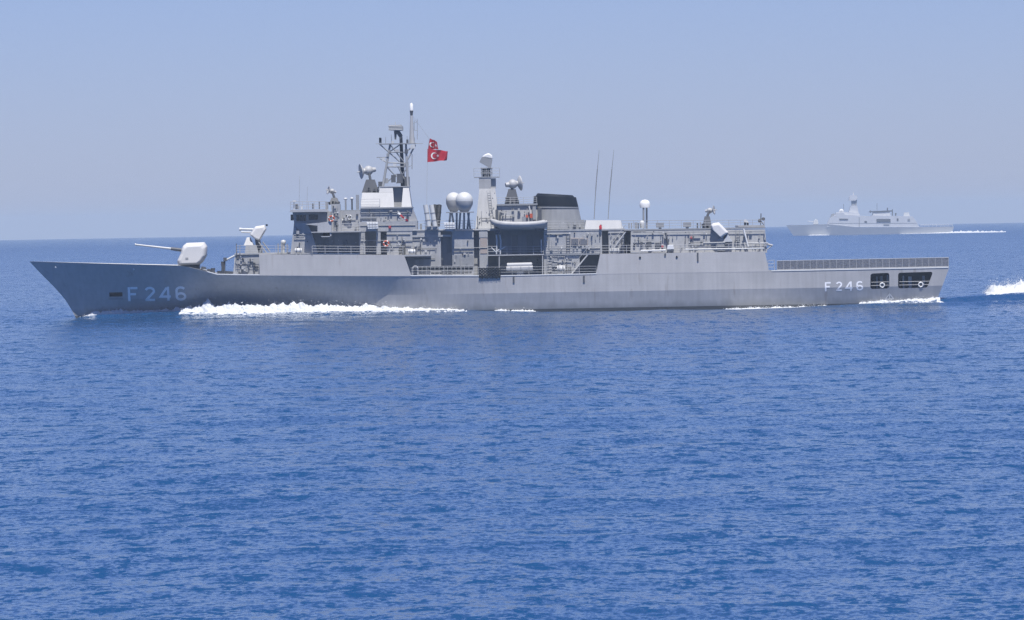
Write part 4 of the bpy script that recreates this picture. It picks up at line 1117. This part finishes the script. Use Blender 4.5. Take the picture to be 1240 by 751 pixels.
cs = cp('superstructure', 'far_grey', [(1001.5, 275), (1003, 270), (1006, 263.6), (1012, 260.4), (1013, 258), (1021, 257.4), (1023, 260), (1055, 262), (1056, 261), (1080, 261.4), (1105, 262), (1108, 266), (1113.5, 275)], 6.4)
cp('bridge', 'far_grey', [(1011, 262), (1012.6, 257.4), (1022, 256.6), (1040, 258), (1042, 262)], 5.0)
cp('window_band', 'dark_grey', [(1016.4, 264.8), (1026.8, 265), (1026.8, 266.6), (1016.4, 266.4)], 6.6, cs)
cp('radome', 'white', [(1015.6, 256.8), (1017, 253.4), (1020.6, 253), (1022.4, 256.8)], 1.6, None, .6)
ms = cp('mast', 'far_grey', [(1027.5, 259.5), (1030, 249), (1038, 249), (1040, 259.5)], 2.6)
cp('mast_segment', 'mid_grey', [(1031.4, 249.2), (1031, 242), (1037.8, 242), (1037.2, 249.2)], 1.8, ms)
cp('mast_segment', 'far_grey', [(1028, 243), (1028.6, 238.2), (1031, 236.6), (1037.6, 236.6), (1038.4, 240.6), (1036, 243)], 2.6, ms)
cp('mast_pole', 'far_grey', [(1032.6, 237.6), (1033.0, 232.6), (1033.8, 232.6), (1034.2, 237.6)], .4, ms)
cp('mast_fitting', 'dark_grey', [(1034, 250), (1037.5, 250), (1037.5, 254.5), (1033.6, 254)], 2.4, ms)
cp('mast_fitting', 'mid_grey', [(1037, 258), (1040.4, 258), (1040, 261.6), (1036.6, 261.6)], 3.4, ms)
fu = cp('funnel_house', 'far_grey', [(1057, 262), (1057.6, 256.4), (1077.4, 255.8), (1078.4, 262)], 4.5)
cp('funnel_top', 'dark_grey', [(1053, 257), (1053.6, 255.8), (1080.5, 254.8), (1080.6, 256.2), (1062, 257.4)], 4.8, fu)
cp('boat_bay', 'dark_grey', [(1061.4, 265.2), (1078.4, 265.2), (1078.4, 269.2), (1061.4, 269.2)], 6.6, cs)
cp('boat_bay', 'mid_grey', [(1070, 271.4), (1077, 271.4), (1077, 273), (1070, 273)], 6.62, cs)
cp('vent', 'dark_grey', [(1046.8, 267.6), (1049.8, 267.6), (1049.8, 269.8), (1046.8, 269.8)], 6.6, cs)
cp('superstructure_seam', 'mid_grey', [(1040, 263.2), (1041, 263.2), (1041, 275), (1040, 275)], 6.46, cs)
cp('superstructure_seam', 'mid_grey', [(1004, 270.2), (1110, 270.2), (1110, 270.7), (1004, 270.7)], 6.46, cs)
cp('vent', 'dark_grey', [(1086, 264.6), (1088, 264.6), (1088, 267.4), (1086, 267.4)], 6.6, cs)
cp('vent', 'mid_grey', [(1099, 265), (1102, 265), (1102, 267.6), (1099, 267.6)], 6.6, cs)
cp('deck_gear', 'mid_grey', [(1005.8, 264), (1010.5, 260.6), (1010.5, 258.6), (1007, 259.4)], 3.0)
gn = cp('gun_turret', 'offwhite', [(984.8, 272), (985.6, 267.6), (988, 265.4), (990.4, 267), (991.2, 272)], 1.6, None, .4)
part('gun_barrel', 'far_grey', ('tube', W(985.6, 268.6, CY), W(978, 268, CY), .18), parent=gn)
part('hangar_aerial', 'offwhite', ('prism', [(1094, 262.4), (1095, 257.4), (1100.6, 257.2), (1102, 262.4)], CY - 1.5, CY + 1.5), parent=cv)
part('aerial', 'dark_grey', ('tube', W(1074.6, 255, CY), W(1074.6, 251.6, CY), .35), ('tube', W(1080.6, 262, CY), W(1080.6, 253.6, CY), .3), ('tube', W(1084.6, 262, CY), W(1084.8, 258, CY), .4), ('tube', W(1054, 258, CY), W(1054, 255, CY), .3), ('tube', W(1021.6, 256, CY), W(1021.6, 247, CY), .12), ('tube', W(1062, 255, CY), W(1062, 246, CY), .10), parent=cv)
part('railing', 'far_grey', ('tube', W(1114, 272.2, CY - 7), W(1154, 271.6, CY - 7), .14), ('tube', W(1114, 273.4, CY - 7), W(1154, 272.8, CY - 7), .08), *[('tube', W(1115 + 4.8 * k, 275, CY - 7), W(1115 + 4.8 * k, 272, CY - 7), .1) for k in range(9)], parent=cv)

# ================================================================== the sea: one sheet to beyond the horizon, curved as the earth is
rng = np.random.default_rng(11)
def fft_tile(N, size, wind, lp, hs, lmin, spread=2):
    k1 = 2 * np.pi * np.fft.fftfreq(N, size / N)
    kx, ky = np.meshgrid(k1, k1, indexing='ij')
    k = np.hypot(kx, ky); k[0, 0] = 1e-6
    kp = 2 * np.pi / lp
    dirf = np.abs((kx * wind[0] + ky * wind[1]) / k) ** spread
    P_ = np.exp(-1.25 * (kp / k) ** 2) / k ** 4 * (.12 + dirf) * np.exp(-(k * lmin / (2 * np.pi)) ** 2)
    P_[0, 0] = 0
    h = np.real(np.fft.ifft2(np.sqrt(P_) * (rng.normal(size=(N, N)) + 1j * rng.normal(size=(N, N)))))
    return h / h.std() * hs / 4
def sample(tile, size, X, Y):
    N = tile.shape[0]
    fx, fy = X / size * N, Y / size * N
    i, j = np.floor(fx).astype(int), np.floor(fy).astype(int)
    a, b_ = fx - i, fy - j
    g = lambda p, q: tile[p % N, q % N]
    return (g(i, j) * (1 - a) + g(i + 1, j) * a) * (1 - b_) + (g(i, j + 1) * (1 - a) + g(i + 1, j + 1) * a) * b_
T1 = fft_tile(512, 119.0, (.35, -.94), 9.0, .09, .8)
T2 = fft_tile(512, 701.0, (.5, -.87), 34.0, .26, 5.0)

ypx = np.arange(560, 14.6, -.62)
rad_r = list(CAM_H * FPX / ypx)
rad_r += list(np.arange(770, 840, .55))
rr_ = np.unique(np.round(np.array([12, 30, 60, 90, 120, 140] + [x for x in rad_r if not (770 < x < 840)] + list(np.arange(770, 840, .55)) + [6200, 7000, 8000, 9000, 10000, 11000, 12000, 13000, 14000.]), 3))
az = np.unique(np.concatenate([np.linspace(-.094, .094, 620), np.linspace(.094, .22, 70), np.linspace(-.22, -.094, 70), np.linspace(.22, np.pi, 40), np.linspace(-np.pi, -.22, 40)]))
RR, AZ = np.meshgrid(rr_, az, indexing='ij')
X, Y = RR * np.sin(AZ), CAM_Y + RR * np.cos(AZ)
fade = np.clip(1 - (RR - 900) / 2500, 0, 1)
narrow = (np.abs(AZ) < .23)
Z = -.35 - (RR ** 2) / (2 * R_EARTH) + (sample(T1, 119.0, X, Y) + sample(T2, 701.0, X, Y)) * fade * narrow
# waves made by the frigate: crest at the bow, hollow along the after body, rising stern wave
wx = [WX(p) for p in (30, 84, 96, 120, 200, 300, 450, 560, 680, 800, 960, 1045, 1135, 1190, 1260, 1330, 1420)]
SEA0 = -.35
wz = [0, 0, .3, .6, .76, .70, .55, .36, -.08, -.2, -.2, .28, .75, 1.1, 1.3, .5, 0]
A_ = np.interp(X, wx, wz)
uu = np.linspace(0, 1, 200)
bx = stem(0) + (transom(0) - stem(0)) * uu
bh = np.array([b_wl(u) for u in uu])
HB = np.interp(X, bx, bh, left=0, right=4.5)
ds = np.maximum(np.abs(Y) - HB, 0)
wd = np.interp(X, [wx[0], wx[3], wx[4], wx[6], wx[8], wx[12], wx[16]], [1.3, 2.0, 9.0, 9.0, 3.5, 3.5, 6.0])
near = np.abs(Y) < 40
Z += A_ * np.exp(-(ds / wd) ** 2) * near
# outlying wake crest
Z += np.interp(X, [WX(930), WX(1040), WX(1240), WX(1500)], [0, .25, .4, 0]) * np.exp(-((np.abs(Y) - (10 + (X - WX(1000)) * .12)) / 2.6) ** 2) * near
# keep the water calm against the plating
Z -= sample(T2, 701.0, X, Y) * np.exp(-(ds / 12) ** 2) * ((X > WX(20)) & (X < WX(1160))) * near * .8
nr_, na_ = RR.shape
V = np.stack([X, Y, Z], -1).reshape(-1, 3)
idx = np.arange(nr_ * na_).reshape(nr_, na_)
F = np.stack([idx[:-1, :-1], idx[1:, :-1], idx[1:, 1:], idx[:-1, 1:]], -1).reshape(-1, 4)[:, ::-1]
me = bpy.data.meshes.new('sea')
me.vertices.add(len(V)); me.vertices.foreach_set('co', V.ravel())
me.loops.add(F.size); me.loops.foreach_set('vertex_index', F.ravel())
me.polygons.add(len(F)); me.polygons.foreach_set('loop_start', np.arange(0, F.size, 4)); me.polygons.foreach_set('loop_total', np.full(len(F), 4))
me.polygons.foreach_set('use_smooth', np.ones(len(F), bool))
me.update(); me.validate()
sea = bpy.data.objects.new('sea', me); COL.objects.link(sea)
tag(sea, 'deep blue rippled sea reaching to the horizon', 'sea', None, 'structure')

m = bpy.data.materials.new('sea_water'); m.use_nodes = True; M['sea'] = m
t = m.node_tree; b = t.nodes["Principled BSDF"]
b.inputs['Base Color'].default_value = (0.009, 0.054, 0.150, 1)
b.inputs['Roughness'].default_value = 0.12
b.inputs['IOR'].default_value = 1.333
b.inputs['Specular IOR Level'].default_value = 0.5
geo = t.nodes.new("ShaderNodeNewGeometry")
def slope(scale, detail, rough, sy, amp):
    mp = t.nodes.new("ShaderNodeMapping"); mp.inputs['Scale'].default_value = (scale, scale * sy, scale)
    t.links.new(geo.outputs['Position'], mp.inputs['Vector'])
    n = t.nodes.new("ShaderNodeTexNoise"); n.inputs['Scale'].default_value = 1.0; n.inputs['Detail'].default_value = detail; n.inputs['Roughness'].default_value = rough
    t.links.new(mp.outputs[0], n.inputs['Vector'])
    s = t.nodes.new("ShaderNodeVectorMath"); s.operation = 'SUBTRACT'; s.inputs[1].default_value = (.5, .5, .5)
    t.links.new(n.outputs['Color'], s.inputs[0])
    k = t.nodes.new("ShaderNodeVectorMath"); k.operation = 'MULTIPLY'; k.inputs[1].default_value = (amp, amp, 0)
    t.links.new(s.outputs[0], k.inputs[0])
    return k.outputs[0]
def vadd(a, c):
    s = t.nodes.new("ShaderNodeVectorMath"); s.operation = 'ADD'
    t.links.new(a, s.inputs[0])
    if isinstance(c, tuple): s.inputs[1].default_value = c
    else: t.links.new(c, s.inputs[1])
    return s.outputs[0]
sl = vadd(vadd(slope(3.6, 5, .72, .38, .85), slope(.6, 3, .55, .3, .14)), slope(.03, 3, .55, .35, .05))
# steep little wave faces: most of the surface is gentle, some of it stands up towards the wind
def steep(scale, sy, lo, hi, amp, detail):
    mp = t.nodes.new("ShaderNodeMapping"); mp.inputs['Scale'].default_value = (scale, scale * sy, scale); mp.inputs['Location'].default_value = (3.1, 7.7, 0)
    t.links.new(geo.outputs['Position'], mp.inputs['Vector'])
    n = t.nodes.new("ShaderNodeTexNoise"); n.inputs['Scale'].default_value = 1.0; n.inputs['Detail'].default_value = detail; n.inputs['Roughness'].default_value = .78
    t.links.new(mp.outputs[0], n.inputs['Vector'])
    r = t.nodes.new("ShaderNodeMapRange"); r.inputs[1].default_value, r.inputs[2].default_value, r.inputs[3].default_value, r.inputs[4].default_value = lo, hi, 0, -amp
    t.links.new(n.outputs['Fac'], r.inputs[0])
    c = t.nodes.new("ShaderNodeCombineXYZ"); t.links.new(r.outputs[0], c.inputs[1])
    return c.outputs[0]
sl = vadd(sl, steep(.85, .40, .535, .68, .66, 6))
# normals tilted with distance, put in to darken the pale reflection near the horizon
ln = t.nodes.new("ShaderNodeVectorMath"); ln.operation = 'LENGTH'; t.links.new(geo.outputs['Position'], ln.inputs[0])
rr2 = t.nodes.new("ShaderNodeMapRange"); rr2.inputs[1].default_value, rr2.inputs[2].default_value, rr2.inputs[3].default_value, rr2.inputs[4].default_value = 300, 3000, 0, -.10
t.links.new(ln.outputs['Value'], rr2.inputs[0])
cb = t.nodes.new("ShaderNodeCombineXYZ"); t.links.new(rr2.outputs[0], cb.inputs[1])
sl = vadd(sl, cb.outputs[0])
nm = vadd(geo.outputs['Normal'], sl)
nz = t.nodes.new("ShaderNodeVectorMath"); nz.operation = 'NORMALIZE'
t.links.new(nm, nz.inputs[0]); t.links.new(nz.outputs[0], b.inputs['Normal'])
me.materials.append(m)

# ================================================================== foam
def fbm(x, y, z, o=4): return noise.fractal(Vector((x, y, z)), 1.0, 2.0, o)
def foam(name, prof, label, Yc=None, width=2.4, spray=600, seed=1, rough=.35, patches=0):
    """prof: (px, ytop) along the hull; base at the water. A churned ridge of white water plus flying drops."""
    mb = MB(); r = random.Random(seed)
    px = [p[0] for p in prof]; py = [p[1] for p in prof]
    x0, x1 = WX(px[0]), WX(px[-1]); NX = int((x1 - x0) / .11); NY = 22
    vs_ = []; tops = []
    for i in range(NX + 1):
        X_ = x0 + (x1 - x0) * i / NX
        pxx = px[0] + (px[-1] - px[0]) * i / NX
        yt = float(np.interp(pxx, px, py))
        base = Yc(X_) if Yc else -(hb(X_, .3) - .15)
        zt = W(pxx, yt, base - .6).z
        za = float(np.interp(X_, wx, wz)); hb0 = max(.0, hb(X_, 0)) if WX(30) < X_ < WX(1140) else 4.5; wd_ = float(np.interp(X_, [wx[0], wx[3], wx[4], wx[6], wx[8], wx[12], wx[16]], [1.3, 2.0, 9.0, 9.0, 3.5, 3.5, 6.0]))
        for j in range(NY + 1):
            s = j / NY
            y = base - s * width
            zs = SEA0 + za * math.exp(-(max(0, abs(y) - hb0) / wd_) ** 2)
            env = (.55 + .45 * math.sin(min(s * 3.2, 1) * math.pi / 2)) * max(0, 1 - s) ** 1.3
            nn = fbm(X_ * 1.1, y * .9, seed, 5)
            z = (zs - .15) + (zt - zs + .15) * env * (1 + rough * nn) + .16 * fbm(X_ * 3, y * 3, seed + 3, 4) + .10 * fbm(X_ * 8, y * 8, seed, 2) - .45 * s ** 2
            vs_.append((X_ + .1 * fbm(X_ * 4, y * 4, 9), y + .1 * fbm(X_ * 4, y * 4, 5), z))
            if s < .5: tops.append((X_, y, z, zt))
    k = NY + 1
    mb.add(vs_, [(i * k + j, (i + 1) * k + j, (i + 1) * k + j + 1, i * k + j + 1) for i in range(NX) for j in range(NY)], True)
    for _ in range(spray):
        X_, y, z, zt = r.choice(tops)
        s = r.uniform(.012, .06)
        c = Vector((X_ + r.gauss(0, .15), y + r.gauss(0, .3), z + abs(r.gauss(0, .14)) * (1 + max(0, zt))))
        q = [c + Vector((r.uniform(-s, s) * 1.6, r.uniform(-s, s), r.uniform(-s, s))) for _k in range(4)]
        mb.add(q, [(0, 1, 2), (0, 2, 3), (0, 3, 1), (1, 3, 2)])
    for _ in range(patches):
        i = r.random(); X_ = x0 + (x1 - x0) * i; base = Yc(X_) if Yc else -(hb(X_, .3) - .15)
        d = abs(r.gauss(0, 1.6)); y = base - width * .8 - d
        wd_ = float(np.interp(X_, [wx[0], wx[3], wx[4], wx[6], wx[8], wx[12], wx[16]], [1.3, 2.0, 9.0, 9.0, 3.5, 3.5, 6.0])); zs = SEA0 + float(np.interp(X_, wx, wz)) * math.exp(-(max(0, abs(y) - (hb(X_, 0) if WX(30) < X_ < WX(1140) else 4.5)) / wd_) ** 2)
        a, b_ = r.uniform(.15, .9) / (1 + .4 * d), r.uniform(.15, .6) / (1 + .3 * d)
        ring_ = [(X_ + a * math.cos(k * .628) * r.uniform(.6, 1.2), y + b_ * math.sin(k * .628) * r.uniform(.6, 1.2), zs - .12) for k in range(10)]
        mb.add(ring_ + [(X_, y, zs + r.uniform(.02, .09))], [(k, (k + 1) % 10, 10) for k in range(10)])
    return tag(mb.build(name, 'foam', loc=(x0, Yc(x0) if Yc else -(hb(x0, .3)), 0)), label, 'foam', None, 'stuff')
foam('bow_wave_foam', [(216, 375), (222, 370), (240, 367), (250, 362.5), (258, 366.5), (268, 365.5), (275, 362.5), (283, 367), (300, 368), (320, 367), (336, 366), (342, 363), (352, 364), (362, 362.4), (372, 366), (388, 365.5), (400, 367.6), (420, 368), (436, 367), (442, 364.6), (449, 368), (470, 369.6), (490, 371), (520, 373), (548, 374), (565, 375.6)],
     'thick white churned foam of the bow wave along the forward hull', Yc=lambda x: -max(hb(x, .3) - .15, hb(x, 4.2) - 1.1), spray=1500, width=2.0, seed=4, rough=.5, patches=260)
foam('bow_wave_foam', [(93, 383.4), (100, 380), (112, 375.5), (130, 374), (150, 374.5), (170, 374.6), (190, 373.6), (205, 372.2), (218, 371)],
     'thin line of white spray running back from the stem', Yc=lambda x: -(hb(x, 1.05) - .02), width=.8, spray=700, seed=8, rough=.6)
foam('side_wash_foam', [(597, 376.6), (604, 373.8), (616, 375.6), (630, 374.4), (644, 375.4), (650, 377.4)], 'small fleck of foam amidships at the waterline', width=.9, spray=120, seed=12)
foam('side_wash_foam', [(876, 376.4), (886, 373.8), (900, 372.6), (915, 372.4), (930, 371.8), (950, 371.4), (968, 371), (985, 370.6), (1000, 369.6)], 'white wash along the waterline below the hangar', width=2.4, spray=900, seed=15, rough=.6, patches=160)
foam('side_wash_foam', [(1040, 366.8), (1052, 364.8), (1066, 362.6), (1082, 362.8), (1100, 361.8), (1118, 360.6), (1138, 359.8)], 'thin white wash under the stern quarter', width=1.2, spray=500, seed=18, patches=90)
foam('wake_foam', [(1196, 357), (1203, 348), (1209, 342.5), (1216, 341.6), (1226, 340.6), (1240, 338.6), (1262, 337), (1290, 340), (1320, 348), (1350, 356)], 'tall bright mound of white water astern of the frigate', Yc=lambda x: 3.0, width=7.0, spray=3500, seed=21, rough=.6, patches=120)

def far_foam(prof, label, seed):
    mb = MB(); Yc = CY - 7.5; r = random.Random(seed); vs_ = []
    px = [p[0] for p in prof]; N = 160
    for i in range(N + 1):
        p = px[0] + (px[-1] - px[0]) * i / N
        yt = float(np.interp(p, px, [q[1] for q in prof])); yb = float(np.interp(p, px, [q[2] for q in prof]))
        a = W(p, yt, Yc); zb = -1.6
        a.z = -1.55 + (a.z + 1.55) * max(.1, .6 + .55 * fbm(p * .35, seed, 0, 5))
        vs_ += [(a.x, Yc + 6, zb), (a.x, Yc + 1.5, a.z), (a.x, Yc, a.z * .6 + zb * .4), (a.x, Yc - 5, zb)]
    mb.add(vs_, [(4 * i + j, 4 * i + 4 + j, 4 * i + 5 + j, 4 * i + 1 + j) for i in range(N) for j in range(3)], True)
    return tag(mb.build('wake_foam', 'foam', loc=(vs_[0][0], Yc, -1.2)), label, 'foam', None, 'stuff')
far_foam([(978, 284.8, 285), (985, 283.8, 285), (1000, 283.8, 285), (1004, 284.6, 285)], 'small white bow foam of the distant warship', 3)
far_foam([(1090, 283, 283), (1120, 282, 282.4), (1150, 280, 281.6), (1160, 278.4, 281), (1180, 278.6, 280), (1200, 279, 279.6), (1218, 279.2, 279.4)], 'long white wake trailing behind the distant warship', 5)

# ================================================================== apply the hull cut, then drop the cutter
dg = bpy.context.evaluated_depsgraph_get()
ev = hull.evaluated_get(dg)
nm_ = bpy.data.meshes.new_from_object(ev)
hull.modifiers.clear(); old = hull.data; hull.data = nm_
bpy.data.objects.remove(cutter, do_unlink=True)

# ================================================================== haze
mb = MB(); mb.box(-14600, 14600, CAM_Y - 14600, CAM_Y + 14600, -18.0, 36.0)
hz = bpy.data.materials.new('haze_air'); hz.use_nodes = True; M['haze'] = hz
t = hz.node_tree
t.nodes.remove(t.nodes["Principled BSDF"])
pv = t.nodes.new("ShaderNodeVolumePrincipled")
pv.inputs['Color'].default_value = (0.585, 0.74, 0.94, 1)
pv.inputs['Density'].default_value = 1.05e-4
pv.inputs['Anisotropy'].default_value = -0.2
t.links.new(pv.outputs[0], t.nodes["Material Output"].inputs['Volume'])
haze = mb.build('haze', 'haze', loc=(0, 0, 0))
tag(haze, 'pale blue sea haze filling the air to the horizon', 'haze', None, 'stuff')
